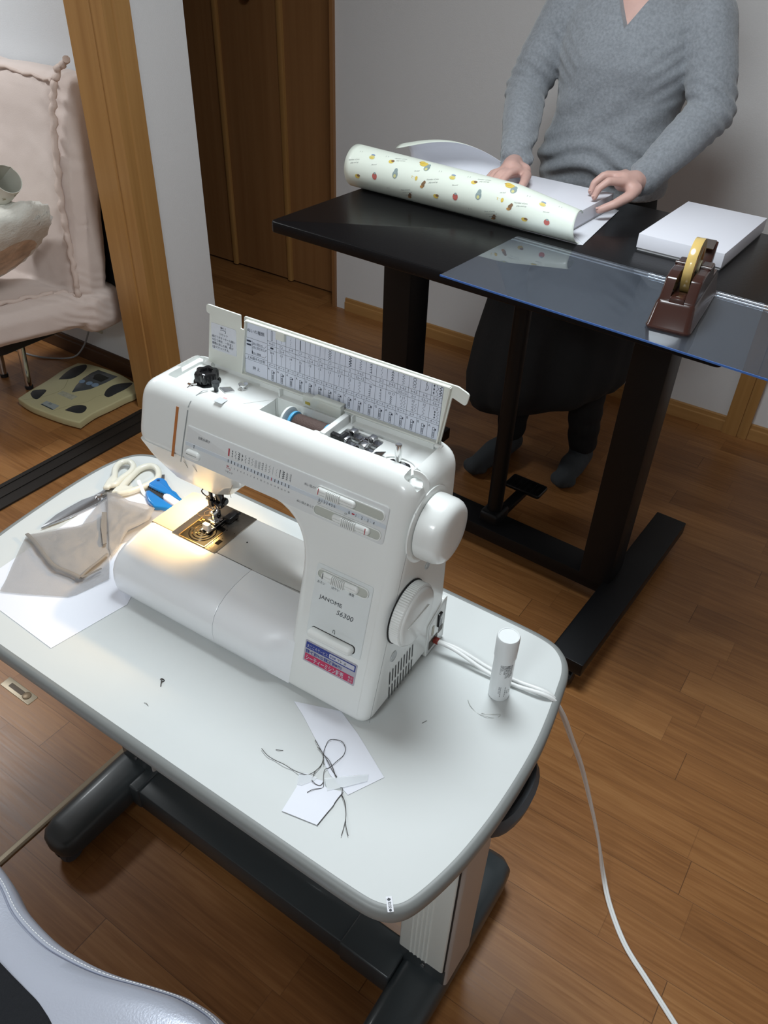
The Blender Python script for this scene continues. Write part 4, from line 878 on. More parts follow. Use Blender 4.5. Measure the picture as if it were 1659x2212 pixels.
for k in range(16): b.add([Pc(.0065 - w, .030 - .0013 * k, 0) for w in (0, .007)] + [Pc(.0065 - w, .030 - .0013 * k - (.0004 + .0006 * ((k * 7) % 3) / 2), 0) for w in (.007, 0)], [(0, 1, 2, 3)])
b.text('4 901 7712', -.0032, .0300, .0030, lambda a, c, d: Pc(a, c, 0), rot=-PI / 2); b.ribbon(rr(.0085, .0165, .0135, .0215, .001, 2), .0005, lambda a, c, d: Pc(a, c, 0), 0, True)
b.build('tube_lettering', INK, GS, smooth=False)
# papers
def sheet(name, label, cat, pts, z, th, mt, group=None):
    p = ccw(pts); c = (sum(x for x, y in p) / len(p), sum(y for x, y in p) / len(p))
    o = MB().slab(off(p, c), lambda a, q, d: Vector((a, q, d)), 0, th).build(name, mt, None, smooth=False); o.location = (c[0], c[1], z)
    return tag(o, label, cat, group)
PAPER2 = mat('bluish_paper', (.79, .81, .88), .7)
sheet('paper_sheet', 'large sheet of white paper under the grey gauze, left of the sewing machine', 'paper', PAPER_L, TZ + .0004, .0004, PAPER2)
sheet('paper_sheet', 'white paper sheet sticking out from under the front right of the sewing machine', 'paper', PAPER_M[:6] + PAPER_M[6:], TZ + .0004, .0004, PAPER2)
PS = sheet('paper_scrap', 'small torn white paper with a stitched edge, nearest the front of the table', 'paper', SCRAP, TZ + .0012, .0004, PAPER2)
o = MB(); o.tube([(x, y, TZ + .0018) for x, y in spline([(*p, 0) for p in STITCH], 2) and [(v.x, v.y) for v in spline([(*p, 0) for p in STITCH], 3)]], .0004, 5)
THR = mat('dark_thread', (.05, .045, .042), .7)
o = o.build('stitch_line', THR, PS); o.matrix_parent_inverse = Matrix.Translation(-PS.location)
TAPEM = mat('clear_tape', (.75, .78, .80), .25, alpha=.42)
sheet('tape_piece', 'long strip of clear tape holding the two cut papers together', 'tape', TAPE1, TZ + .0020, .0002, TAPEM)
sheet('tape_piece', 'short strip of clear tape on the left corner of the small torn paper', 'tape', TAPE2, TZ + .0020, .0002, TAPEM)
def thread(label, ptss, z=.0024, r=.00042, name='thread', group=None):
    b = MB()
    for pts in ptss:
        s_ = spline([(x, y, z + .0012 * math.sin(9 * i)) for i, (x, y) in enumerate(pts)], 6); s_[0].z = z; s_[-1].z = z
        b.tube(s_, r, 5)
    o = b.build(name, THR, None); c = o.data.vertices[0].co.copy(); c.z = 0
    for v in o.data.vertices: v.co -= c
    o.location = (c.x, c.y, TZ); return tag(o, label, 'thread', group)
thread('long looped brown thread tangled over the cut papers in front of the sewing machine', [TH1, TH2, TH3, TH4, TH5])
thread('doubled thread tail hanging from the stitched paper edge toward the table corner', [TH6, TH7])
thread('tiny cut piece of dark thread beside the looped thread', [BIT1], .0008)
thread('tiny curl of thread alone on the table top, left front', [BIT2], .0006, .0003)
thread('short bit of thread on the bare table between glue stick and machine corner', [BIT4], .0006, .0003)
thread('small tuft of grey lint on the table in front of the machine bed', [BIT3, [(BIT3[1][0], BIT3[1][1]), (BIT3[3][0] - .001, BIT3[3][1])]], .0009, .0007, 'lint')
o = thread('faint curved hair-like thread lying in front of the glue stick', [BIT5], .0006, .00035); o.data.materials[0] = mat('pale_thread', (.45, .46, .44), .7)
# gauze
GZ = empty('gauze_cloth', (-.94, .53, TZ), 'crumpled grey-brown gauze cloth lying on the paper, left of the sewing machine', 'cloth')
def gauze_mat(name, col, a):
    M = mat(name, col, .9, alpha=a, bump=(700, .3)); return M
GM = gauze_mat('grey_gauze', (.33, .315, .305), .72); GM2 = gauze_mat('grey_gauze_thin', (.37, .355, .345), .55)
def cloth(pts, z0, amp, seed, name, mt, lift=lambda x, y: 0):
    p = ccw(pts); sm = []
    for i in range(len(p)):
        q, r = Vector(p[i]), Vector(p[(i + 1) % len(p)]); n = max(1, int((r - q).length / .008))
        for j in range(n): sm.append(q.lerp(r, j / n))
    c = Vector((sum(v.x for v in sm) / len(sm), sum(v.y for v in sm) / len(sm))); R = []
    for k in range(15):
        f = 1 - k / 15
        ring = []
        for v in sm:
            w = c + (v - c) * f; nz = noise.fractal(Vector((w.x * 26 + seed, w.y * 26, seed)), 1.0, 2.0, 3)
            ring.append((w.x + .94, w.y - .53, z0 + lift(w.x, w.y) + amp * (.5 + nz) * (1 if k else .4)))
        R.append(ring)
    return MB().rings(R, False, True).build(name, mt, GZ, sharp=80)
cloth([(min(x, -.835), y) for x, y in CLOTH], .0022, .0040, 3.1, 'gauze_layer', GM2)
cloth([(min(x, -.838), y) for x, y in CLOTH3], .006, .005, 7.7, 'gauze_fold', GM)
cloth([(min(x, -.838), y) for x, y in CLOTH2], .007, .006, 12.3, 'gauze_fold', GM, lambda x, y: max(0, (y - .56)) * .10)
GD = gauze_mat('gauze_hem', (.25, .23, .21), .8)
b = MB()
for f, w in ((FOLD, .0032), (FOLD2, .0025), (FOLD3, .002)):
    pts = [(x + .94, y - .53, .0115) for x, y in f]; b.tube(spline(pts, 5), w, 6, flat=.4)
b.slab(ccw([(x + .94, y - .53) for x, y in FOLD4]), XY(0), .0125, .0140); b.build('gauze_hem', GD, GZ)
# scissors
SC = empty('scissors', (-1.02, .655, TZ), 'open steel scissors with cream handles on the left end of the white table', 'scissors')
CREAM = mat('cream_handle', (.74, .73, .64), .35, coat=.2); BLADE = mat('blade_steel', (.42, .43, .45), .28, metal=1)
so = (-1.02, .655)
b = MB(); b.slab(off(ccw(SC_BL2), so), XY(0), .0012, .0032, 0, .0008, 2); b.build('blade', mat('blade_edge', (.55, .56, .58), .3, metal=1), SC, sharp=30)
b = MB(); b.slab(off(ccw(SC_BL), so), XY(0), .0034, .0062, .0006, .0010, 2); b.build('blade', BLADE, SC, sharp=30)
b = MB(); b.lathe([(0, .0062), (.0072, .0062), (.0070, .0085), (.0055, .0092), (0, .0092)], (SC_PIV[0][0] - so[0], SC_PIV[0][1] - so[1], 0), n=24); b.build('pivot_screw', CHROME, SC)
def loop(pts, r, z, name, tail=None):
    c = [(x - so[0], y - so[1], z) for x, y in pts]; cl = spline([c[-1]] + c + [c[0], c[1]], 6)[6:-6]
    b = MB(); b.tube(cl, r, 10, up=(0, 0, 1)); 
    if tail: b.slab(off(ccw(tail), so), XY(0), z - r * .8, z + r * .8, r * .6, r * .6, 3)
    o = b.build(name, CREAM, SC, sharp=80); return remesh(o, .0016, 6)
loop(SC_BIG, .0062, .0075, 'handle', [(-1.0019 - .004, .6770), (-.985, .690), (-.993, .708), (-1.008, .702), (-1.018, .690), (-1.012, .672)])
loop(SC_SM, .0060, .0115, 'handle', [(-1.0300, .6700), (-1.0205, .6760), (-1.0285, .700), (-1.0400, .712), (-1.0480, .7080), (-1.0420, .6900)])
b = MB(); b.tube([(x - so[0], y - so[1], z) for (x, y), z in zip([(-.994, .721), (-.984, .7150), (-.972, .7105), (-.962, .7085)], (.0155, .0155, .004, .0025))], .0035, 8, flat=.35); b.build('price_tie', mat('white_tie', (.82, .83, .86), .4), SC)
# blue cutter
CB = empty('box_cutter', (-.94, .727, TZ), 'blue plastic cutter with white slider beside the scissors, half behind the machine bed', 'cutter')
co_ = (-.94, .727)
BLU = mat('bright_blue_plastic', (.015, .20, .58), .3, coat=.3)
def trimx(p, m=-.824): return [(min(x, m), y) for x, y in p]
MB().slab(off(ccw(trimx(CUT_UP)), co_), XY(0), .002, .0125, .0015, .003, 3).build('grip_upper', BLU, CB, sharp=40)
MB().slab(off(ccw(trimx(CUT_LO)), co_), XY(0), .001, .0115, .0015, .0035, 3).build('grip_lower', BLU, CB, sharp=40)
ch = MB().slab(off(ccw(CUT_CH), co_), XY(0), .001, .0075).build('blade_channel', mat('channel_grey', (.07, .07, .075), .35, metal=.5), CB, smooth=False)
b = MB(); p0, p1 = Vector((*CUT_CH[0], 0)), Vector((*CUT_CH[2], 0))
for k in range(8):
    c = p0.lerp(p1, (k + .6) / 8.4); b.box((c.x - co_[0] - .0016, c.y - co_[1] - .0022, .0075), (c.x - co_[0] + .0010, c.y - co_[1] + .0010, .0092))
b.build('ratchet_tooth', DARK_P, CB, smooth=False)
MB().slab(off(ccw(trimx(CUT_SL)), co_), XY(0), .007, .0145, 0, .0025, 3).build('slider', mat('slider_white', (.80, .78, .83), .35), CB, sharp=40)
MB().slab(off(ccw(CUT_TAB), co_), XY(0), .001, .006).build('snap_tab', mat('tab_grey', (.16, .16, .17), .35, metal=.6), CB, smooth=False)
b = MB(); b.lathe([(.0030, .0126), (.0012, .0128), (0, .0128)], (CUT_HOLE[0][0] - co_[0], CUT_HOLE[0][1] - co_[1], 0), n=14); b.build('hang_hole', mat('hole_navy', (.004, .03, .12), .5), CB)
# power cord of the machine
CW = mat('white_cord', (.84, .85, .84), .4)
def cord(name, label, pts, r, mt, cat='cord', n=10, flat=1):
    s_ = spline(pts, 8); c = Vector((pts[0][0], pts[0][1], 0)); b = MB(); b.tube([p - c for p in s_], r, 8, flat=flat)
    o = b.build(name, mt, None, sharp=80); o.location = c; return tag(o, label, cat)
pq = at_machine((.008, .1745, .0195))
base = [tuple(pq), (-.325, .705, .757), (-.275, .7060, .7475), (-.235, .7100, .7445), (-.187, .7170, .7450), (-.170, .735, .7050), (-.160, .800, .58), (-.144, .860, .45), (-.122, .910, .31), (-.087, .948, .15), (-.055, .955, .035), (-.020, .920, .0045), (.032, .866, .0040), (.092, .827, .0040), (.169, .778, .0040), (.32, .68, .0040)]
b = MB()
for sg in (-1, 1):
    pts = []
    for i, p in enumerate(base):
        t = Vector(base[min(i + 1, len(base) - 1)]) - Vector(base[max(i - 1, 0)]); nrm = Vector((-t.y, t.x, 0)).normalized()
        gap = .0025 if i not in (2, 3) else .0042
        pts.append(Vector(p) + nrm * sg * gap * (0.3 if i == 0 else 1) - (Vector((0, .012, .0)) if sg > 0 and False else Vector()))
    b.tube([q - Vector((base[0][0], base[0][1], 0)) for q in spline(pts, 8)], .0029, 8)
o = b.build('power_cord', CW, None, sharp=80); o.location = (base[0][0], base[0][1], 0); tag(o, 'white twin power cord running from the sewing machine over the table edge to the floor', 'cord')
# ================================================================== black standing desk and what is on it
BT = .97
DK = empty('standing_desk', (-1.2983, 1.4505, 0), 'black height-adjustable standing desk on castors in front of the standing person', 'desk', rotz=math.radians(-2.39))
BLKT = mat('black_wood_top', (.0065, .0062, .0068), .26, spec=.20, bump=(160, .08)); BLKM = mat('black_powder_steel', (.0050, .0050, .0058), .42, spec=.3, bump=(900, .1))
MB().slab(rr(0, 0, 1.092, .728, .012, 4), XY(0), BT - .027, BT, .003, .004, 3).build('desk_top', BLKT, DK)
for x in (.883, .168):
    MB().slab(rr(x - .045, .300, x + .045, .395, .004, 2), XY(0), .085, BT - .027).build('column', BLKM, DK)
    f = MB().slab(rr(x + .073 - .046 if x > .5 else x - .073 - .046, -.018, x + .073 + .046 if x > .5 else x - .073 + .046, .708, .003, 2), XY(0), .060, .100, .002, .002, 2).build('foot_bar', BLKM, DK)
    for y in (-.004, .68):
        xc = x + .073 if x > .5 else x - .073
        b = MB()
        for sx in (-1, 1): b.lathe([(0, -.009), (.019, -.009), (.022, -.006), (.022, .006), (.019, .009), (0, .009)], (xc + sx * .014, y + .004, .022), 'x', 18)
        b.slab(rr(xc - .012, y - .008, xc + .012, y + .030, .006, 3), XY(0), .020, .062, 0, 0); b.build('castor', BLACK_P, f)
MB().slab(rr(.12, .301, .925, .394, .003, 2), XY(0), .054, .0985, .002, .002, 2).build('cross_bar', BLKM, DK)
MB().slab(rr(.168, .33, .883, .37, .003, 2), XY(0), BT - .06, BT - .028).build('top_rail', BLKM, DK)
MB().lathe([(.023, .10), (.023, BT - .03)], (.520, .365, 0), n=24).build('lift_pole', BLKM, DK)
b = MB(); b.slab(rr(.488, .325, .552, .405, .010, 3), XY(0), .100, .132, 0, .010, 3); b.slab(rr(.520, .395, .552, .53, .004, 2), XY(0), .104, .122, .003, .003, 2); b.build('pedal_bracket', BLKM, DK)
b = MB(); b.slab(rr(.475, .500, .598, .570, .010, 4), XY(0), .118, .130, .003, .004, 3)
for k in range(6): b.box((.49 + .017 * k, .506, .130), (.496 + .017 * k, .564, .1315))
b.build('foot_pedal', BLACK_P, DK)
Mdk = DK.matrix_basis.copy()
def dk(x, y, z=0): return Matrix.Translation((-1.2983, 1.4505, 0)) @ Matrix.Rotation(math.radians(-2.39), 4, 'Z') @ Vector((x, y, BT + z))
RZ = math.radians(-2.39)
# acrylic sheet
ac = MB().slab([(.505, -.024), (1.32, -.052), (1.32, .268), (.511, .295)], lambda a, c, d: Vector((a - .505, c + .024, d)), 0, .003, .0003, .0003, 1).build('acrylic_sheet', None, None, smooth=False)
def acrylic():
    M = bpy.data.materials.new('clear_acrylic'); M.use_nodes = True; nt = M.node_tree; nt.nodes.remove(nt.nodes['Principled BSDF']); N = nt.nodes.new; L = nt.links.new
    f = N('ShaderNodeFresnel'); f.inputs['IOR'].default_value = 1.60
    t = N('ShaderNodeBsdfTransparent'); t.inputs[0].default_value = (.93, .95, .98, 1)
    g = N('ShaderNodeBsdfGlossy'); g.inputs['Roughness'].default_value = .015; g.inputs[0].default_value = (.95, .97, 1, 1)
    m_ = N('ShaderNodeMixShader'); L(f.outputs[0], m_.inputs[0]); L(t.outputs[0], m_.inputs[1]); L(g.outputs[0], m_.inputs[2]); d_ = N('ShaderNodeBsdfDiffuse'); d_.inputs[0].default_value = (.75, .80, .9, 1); m2 = N('ShaderNodeMixShader'); m2.inputs[0].default_value = .017
    L(m_.outputs[0], m2.inputs[1]); L(d_.outputs[0], m2.inputs[2]); L(m2.outputs[0], nt.nodes['Material Output'].inputs[0])
    return M
ACR = acrylic(); ac.data.materials.clear(); ac.data.materials.append(ACR)
ac.location = dk(.505, -.024, .0005); ac.rotation_euler.z = RZ
tag(ac, 'clear acrylic sheet overhanging the right front of the black desk, under the tape dispenser', 'acrylic sheet')
e_ = MB().slab([(0, -.0014), (.815, -.0294), (.815, -.0276), (0, .0004)], XY(0), 0, .0033).build('blue_edge', mat('blue_film_edge', (.05, .13, .38), .4), ac, smooth=False)
# white boxes
def gift_box(label, x0, y0, x1, y1, h, rz=0):
    c = dk((x0 + x1) / 2, (y0 + y1) / 2, .0002); o = empty('white_box', c, label, 'box', 'flat white gift boxes', RZ + rz)
    w, l = (x1 - x0) / 2, (y1 - y0) / 2; WB = mat('white_box_card', (.74, .74, .80), .6)
    MB().slab(rr(-w + .002, -l + .002, w - .002, l - .002, .001, 1), XY(0), 0, h - .002).build('box_tray', mat('box_inner', (.55, .56, .58), .6), o, smooth=False)
    MB().slab(rr(-w, -l, w, l, .0015, 2), XY(0), .006, h, 0, .001, 2).build('box_lid', WB, o); return o
gift_box('flat white box alone at the right rear of the black desk, behind the tape dispenser', .757, .405, .952, .722, .037)
bx = gift_box('flat white box lying on wrapping paper under the hands of the person', .358, .388, .592, .640, .040)
bx.location.z += .0012
# wrapping paper: sheet with a rolled front and a curled back
def wrap_mat(name):
    return mat(name, (.76, .81, .72), .38, coat=.15)
WRAP_OUT = wrap_mat('printed_wrapping_paper'); WRAP_IN = mat('plain_paper_back', (.74, .75, .80), .6)
WP = empty('wrapping_paper', dk(.30, .33), 'big sheet of cream patterned wrapping paper, rolled in front and curled behind the white box', 'wrapping paper', rotz=RZ)
wx, wy = .30, .33
def section(x):
    """(y, z) points of the paper at desk coordinate x, front roll end first"""
    f = (x + .02) / .66; f = min(1, max(0, f)); r = .052 - .006 * f - .012 * max(0, f - .72) / .28
    y0 = .362 - .004 * f
    out = []
    for k in range(25):            # free end over the top, round the front, down to the table
        t = math.radians(62 - 20 * max(0, f - .6) / .4) + (math.radians(270) - math.radians(62 - 20 * max(0, f - .6) / .4)) * k / 24
        out.append((y0 + r * math.cos(t), r + r * math.sin(t)))
    return out
def roll_pts(x):
    s_ = section(x); return s_
b = MB(); N = 40
XS = [-.022 + (.664) * i / N for i in range(N + 1)]
R = []
for i, x in enumerate(XS):
    R.append([(x + .01 * math.sin(3 * k / 24) * 0 - wx - (.02 * (1 - k / 24) if i == N else 0), p[0] - wy, p[1] + .0006) for k, p in enumerate(section(x))])
b.rings(R, False, False, False); FR = b.build('front_roll', WRAP_OUT, WP, sharp=80)
q = FR.modifiers.new('th', 'SOLIDIFY'); q.thickness = .0006; q.offset = 0; bake(FR)
b = MB(); b.slab(off([(-.022, .360), (.640, .345), (.652, .350), (.605, .650), (.30, .66), (-.02, .62)], (wx, wy)), XY(0), .0002, .0010); b.build('flat_sheet', WRAP_IN, WP, smooth=False)
b = MB(); R = []
for i in range(31):
    f = i / 30; x = .000 + .345 * f; r = .036 + .014 * math.sin(PI * min(1, f * 1.2)); span = math.radians(222 - 120 * f ** 1.5); y0 = .560 + .035 * f
    R.append([(x - wx - .02 * (k / 24) * (1 - f) + .012 * f * (1 - k / 24), y0 - wy + r * math.sin(span * k / 24), r * (1 - math.cos(span * k / 24)) + .0012) for k in range(25)])
b.rings(R, False, False, False); BR_ = b.build('back_curl', [WRAP_IN], WP, sharp=80)
q = BR_.modifiers.new('th', 'SOLIDIFY'); q.thickness = .0006; q.offset = 1; bake(BR_)
BR_.data.materials.append(WRAP_OUT)
me = BR_.data
for p in me.polygons:       # the outside of the curl carries the print
    c = p.center; yy = c.y + wy - .575; inward = p.normal.y * yy + p.normal.z * (c.z - .042)
    p.material_index = 1 if inward > 0 else 0
# folded-over right end of the sheet
b = MB(); b.slab(off([(.608, .395), (.652, .352), (.612, .645), (.596, .640)], (wx, wy)), XY(0), .0012, .0018); b.build('paper_flap', WRAP_IN, WP, smooth=False)
# printed motifs on the roll, as decals that follow its curve
def Pr(a, c, d):   # a = desk x, c = angle in degrees
    f = min(1, max(0, (a + .02) / .66)); r = .052 - .006 * f - .012 * max(0, f - .72) / .28; t = math.radians(c); y0 = .362 - .004 * f; rr_ = r + .0007 + d
    return Vector((a - wx, y0 - wy + rr_ * math.cos(t), r + .0006 + rr_ * math.sin(t)))
cols = {'y': (.68, .50, .10), 'r': (.50, .13, .11), 'g': (.27, .34, .34), 'o': (.50, .26, .08), 'b': (.22, .13, .07), 's': (.24, .32, .45), 'k': (.28, .29, .28), 'l': (.60, .57, .25)}
DMB = MB()
class Ink:
    def __init__(s, k): s.k = k
    def __getattr__(s, n):
        DMB.mi = s.k; return getattr(DMB, n)
dec = {k: Ink(i) for i, k in enumerate(cols)}
def ell(bb, x, c, rx, rc, n=12, d=0): bb.poly([(x + 1.25 * rx * math.cos(2 * PI * j / n), c + 1.2 * rc * math.sin(2 * PI * j / n)) for j in range(n)], Pr, d)
def pear(x, c): ell(dec['g'], x, c, .0065, 9); ell(dec['g'], x, c - 8, .0045, 8, d=.0001); ell(dec['l'], x, c + 4, .003, 4, d=.0002)
def duck(x, c): ell(dec['y'], x, c, .010, 8); ell(dec['y'], x - .008, c - 6, .006, 6, d=.0001); ell(dec['o'], x - .014, c - 4, .002, 2, d=.0002)
def berry(x, c): ell(dec['r'], x, c, .006, 8); ell(dec['g'], x, c - 8, .003, 2.5, d=.0001)
def cup(x, c): ell(dec['l'], x, c, .007, 5); ell(dec['s'], x, c - 8, .005, 3); dec['y'].poly([(x - .005, c - 6), (x + .005, c - 6), (x + .005, c + 4), (x - .005, c + 4)], Pr, .0001)
def acorn(x, c): ell(dec['y'], x, c, .006, 5); ell(dec['b'], x + .004, c - 3, .004, 3, d=.0001)
def bear(x, c): ell(dec['b'], x, c, .004, 6); ell(dec['b'], x + .003, c - 7, .003, 4); ell(dec['o'], x - .003, c + 6, .004, 3)
def trumpet(x, c): dec['y'].ribbon([(x - .008, c), (x + .008, c + 3)], .0018, Pr); ell(dec['y'], x + .009, c + 4, .003, 5); dec['y'].ribbon([(x - .004, c), (x - .004, c + 6), (x + .003, c + 7)], .0014, Pr)
def words(x, c, lines, sz=.0052):
    for k, t in enumerate(lines):
        dec['k'].text(t, x, 0, sz, lambda a, q, d, k=k: Pr(a + .004 * k, c + math.degrees((-q + .0062 * k) / .049) - 14 * (a - x) / .05, d), align='C', shear=.3)
def scrib(x, c, n=2): words(x, c, ('Number of you', 'play and up')[:n] if n == 2 else ('Nuts of some', 'sweet in bread', 'and honey'))
def bird(x, c): dec['k'].ribbon([(x - .003, c), (x - .003, c + 5), (x + .0005, c + 5)], .0008, Pr); dec['k'].ribbon([(x + .003, c - 1), (x + .003, c + 4)], .0008, Pr)
for rep in range(3):
    dx = .245 * rep - .03
    for fn, x, c in ((pear, .005, 120), (bear, .012, 168), (bird, .045, 118), (acorn, .052, 190), (berry, .108, 178), (cup, .085, 130), (bird, .125, 112), (pear, .170, 160), (scrib, .035, 150), (scrib, .165, 112), (bird, .150, 200), (trumpet, .225, 152), (lambda x, c: scrib(x, c, 3), .205, 196), (lambda x, c: words(x, c, ('Bee and',), .0045), .100, 150), (lambda x, c: words(x, c, ('the bell',), .0045), .228, 138), (acorn, .145, 128), (duck, .235, 108), (bear, .215, 212)):
        if -.015 < x + dx < .60: fn(x + dx, c if not (rep == 2 and c > 200) else c - 20)
DMB.build('printed_pattern', [mat('print_' + n_, cols[k], .5) for k, n_ in zip(cols, ('yellow', 'red', 'grey_green', 'orange', 'brown', 'blue', 'grey_black', 'olive'))], FR, smooth=False)
# tape dispenser and its roll
TDN = empty('tape_dispenser', dk(.962, .145, .0036), 'brown tape dispenser standing on the acrylic sheet at the right end of the black desk', 'tape dispenser', rotz=RZ + math.radians(7))
BRN = mat('brown_gloss_plastic', (.036, .0125, .009), .22, coat=.4)
def drect(z, x, y0, y1, r): return [Vector((p[0], p[1], z)) for p in rr(-x, y0, x, y1, r, 5)]
b = MB(); b.rings([drect(0, .041, -.128, .118, .012), drect(.004, .042, -.129, .119, .012), drect(.007, .0405, -.127, .116, .012), drect(.044, .0355, -.112, .108, .010), drect(.048, .0335, -.108, .106, .010)])
b.build('dispenser_base', BRN, TDN, sharp=35)
for sx in (-1, 1):
    prof = rpoly([(-.104, .044, .004), (.100, .044, .006), (.100, .054, .006), (.058, .056, .010), (.036, .086, .008), (-.052, .088, .008), (-.078, .084, .010)], 4)
    b = MB(); b.slab(prof, lambda a, c, d, s=sx: Vector((s * (.0135 + d), a, c)), 0, .0195, 0, .004, 3); b.build('cheek', BRN, TDN, sharp=40)
b = MB(); b.slab(rr(-.0135, -.104, .0135, -.066, .002, 2), XY(0), .044, .056, 0, .003, 2); b.slab(rr(-.0135, .060, .0135, .108, .002, 2), XY(0), .044, .054)
prof = rpoly([(.078, .040, .003), (.112, .040, .003), (.124, .098, .002), (.118, .100, .002)], 3)
b.slab(prof, lambda a, c, d: Vector((-.018 + d, a, c)), 0, .036, .002, .002, 2); b.build('cutter_arm', BRN, TDN, sharp=40)
b = MB(); b.add([(-.014, .098, .090), (.014, .098, .090), (.014, .120, .101), (-.014, .120, .101), (-.014, .098, .0886), (.014, .098, .0886), (.014, .120, .0996), (-.014, .120, .0996)], [(0, 1, 2, 3), (7, 6, 5, 4), (0, 4, 5, 1), (1, 5, 6, 2), (2, 6, 7, 3), (3, 7, 4, 0)]); b.build('cutter_blade', CHROME, TDN, smooth=False)
TR = empty('tape_roll', TDN.matrix_basis @ Vector((0, -.012, .086)) if False else dk(.962, .145, .0036) + Matrix.Rotation(RZ + math.radians(7), 3, 'Z') @ Vector((0, -.010, .088)), 'yellowish roll of clear tape held in the brown dispenser', 'tape roll', rotz=RZ + math.radians(7))
MB().lathe([(.036, -.0085), (.0505, -.0085), (.0508, -.008), (.0508, .008), (.0505, .0085), (.036, .0085), (.036, -.0085)], (0, 0, 0), 'x', 56).build('tape_winding', mat('amber_tape', (.62, .44, .15), .18, coat=.5, bump=(40, .05)), TR, sharp=40)
MB().lathe([(.0345, -.0090), (.0362, -.0090), (.0362, .0090), (.0345, .0090), (.0345, -.0090)], (0, 0, 0), 'x', 48).build('paper_core', mat('print_core', (.62, .30, .12), .5), TR)
hb = MB(); hb.lathe([(.004, -.010), (.0135, -.010), (.0135, -.004), (.0125, .004), (.0125, .0135), (.0105, .0135), (.0105, .010), (.004, .010)], (0, 0, 0), 'x', 28)
for k in range(6):
    t = 2 * PI * k / 6; c, s_ = math.cos(t), math.sin(t)
    hb.add([(x, r * c - w * s_, r * s_ + w * c) for x in (-.008, .008) for r, w in ((.011, -.002), (.0350, -.003), (.0350, .003), (.011, .002))], [(0, 1, 2, 3), (7, 6, 5, 4), (0, 4, 5, 1), (1, 5, 6, 2), (2, 6, 7, 3), (3, 7, 4, 0)])
hb.build('core_wheel', mat('cream_wheel', (.66, .62, .44), .4), TR, sharp=40)
TDAX = MB(); TDAX.lathe([(0, -.033), (.004, -.033), (.004, .033), (0, .033)], (0, -.010, .088), 'x', 14)
for sx in (-1, 1): TDAX.slab(rr(-.020, .070, .000, .088, .003, 2), lambda a, c, d, s=sx: Vector((s * (.020 + d), a, c)), 0, .008)
TDAX.build('axle', BRN, TDN, sharp=40)
# ================================================================== the person behind the black desk
PE = empty('person', (-.83, 2.28, 0), 'person in a grey V-neck sweater and dark skirt standing behind the black desk', 'person')
po = Vector((-.83, 2.28, 0))
def capsule(b, p0, p1, r0, r1, n=16, k=5):
    p0, p1 = Vector(p0) - po, Vector(p1) - po; t = (p1 - p0).normalized(); a = t.orthogonal().normalized(); c = t.cross(a); R = []
    def ring(p, r): return [p + (a * math.cos(2 * PI * j / n) + c * math.sin(2 * PI * j / n)) * r for j in range(n)]
    for i in range(k + 1):
        s_ = PI / 2 * (1 - i / k); R.append(ring(p0 - t * r0 * math.sin(s_), max(r0 * math.cos(s_), r0 * .02)))
    for i in range(k + 1):
        s_ = PI / 2 * i / k; R.append(ring(p1 + t * r1 * math.sin(s_), max(r1 * math.cos(s_), r1 * .02)))
    b.rings(R)
def chain(b, pts, rs):
    for i in range(len(pts) - 1): capsule(b, pts[i], pts[i + 1], rs[i], rs[i + 1])
def ellipsoid(b, c, r, n=20, k=12):
    c = Vector(c) - po; R = []
    for i in range(k + 1):
        s_ = -PI / 2 + PI * i / k; q = max(math.cos(s_), .03); R.append([(c.x + r[0] * q * math.cos(2 * PI * j / n), c.y + r[1] * q * math.sin(2 * PI * j / n), c.z + r[2] * math.sin(s_)) for j in range(n)])
    b.rings(R)
def loft(b, secs, n=40, pw=1.0):
    R = []
    for z, cx, cy, rx, ry in secs:
        R.append([(cx - po.x + rx * math.copysign(abs(math.cos(t)) ** pw, math.cos(t)), cy - po.y + ry * math.copysign(abs(math.sin(t)) ** pw, math.sin(t)), z) for t in [2 * PI * j / n for j in range(n)]])
    b.rings(R)
SKIN = mat('skin', (.58, .36, .31), .5, sss=.08, var=(30, .06))
KNIT = mat('grey_melange_knit', (.225, .24, .262), .95, bump=(420, .5), var=(150, .16), sheen=.3)
SKIRTM = mat('charcoal_skirt', (.010, .0105, .0115), .9, bump=(300, .3)); LEGM = mat('black_leggings', (.006, .006, .007), .85); SOCKM = mat('dark_grey_socks', (.055, .063, .070), .95, bump=(500, .4))
SHL, SHR = (-.985, 2.335, 1.372), (-.618, 2.335, 1.376)
ELL, ELR = (-1.060, 2.285, 1.175), (-.545, 2.285, 1.185)
WRL, WRR = (-.962, 2.062, 1.036), (-.632, 2.112, 1.040)
b = MB()
loft(b, [(.86, -.82, 2.33, .145, .095), (1.0, -.81, 2.335, .145, .098), (1.12, -.805, 2.335, .125, .088), (1.24, -.803, 2.335, .142, .098), (1.33, -.802, 2.335, .150, .090), (1.39, -.802, 2.34, .14, .072), (1.43, -.802, 2.345, .075, .055)])
capsule(b, (-.80, 2.345, 1.38), (-.797, 2.325, 1.50), .058, .050)
ellipsoid(b, (-.796, 2.305, 1.585), (.074, .092, .108)); ellipsoid(b, (-.795, 2.262, 1.535), (.052, .062, .060)); ellipsoid(b, (-.794, 2.208, 1.560), (.011, .016, .022))
capsule(b, (-.794, 2.218, 1.60), (-.794, 2.205, 1.562), .008, .010); ellipsoid(b, (-.794, 2.206, 1.520), (.022, .008, .008))
for s_ in (-1, 1): ellipsoid(b, (-.796 + s_ * .076, 2.318, 1.578), (.010, .020, .032))
for sh, el, wr in ((SHL, ELL, WRL), (SHR, ELR, WRR)): chain(b, [sh, el, wr], [.050, .038, .026])
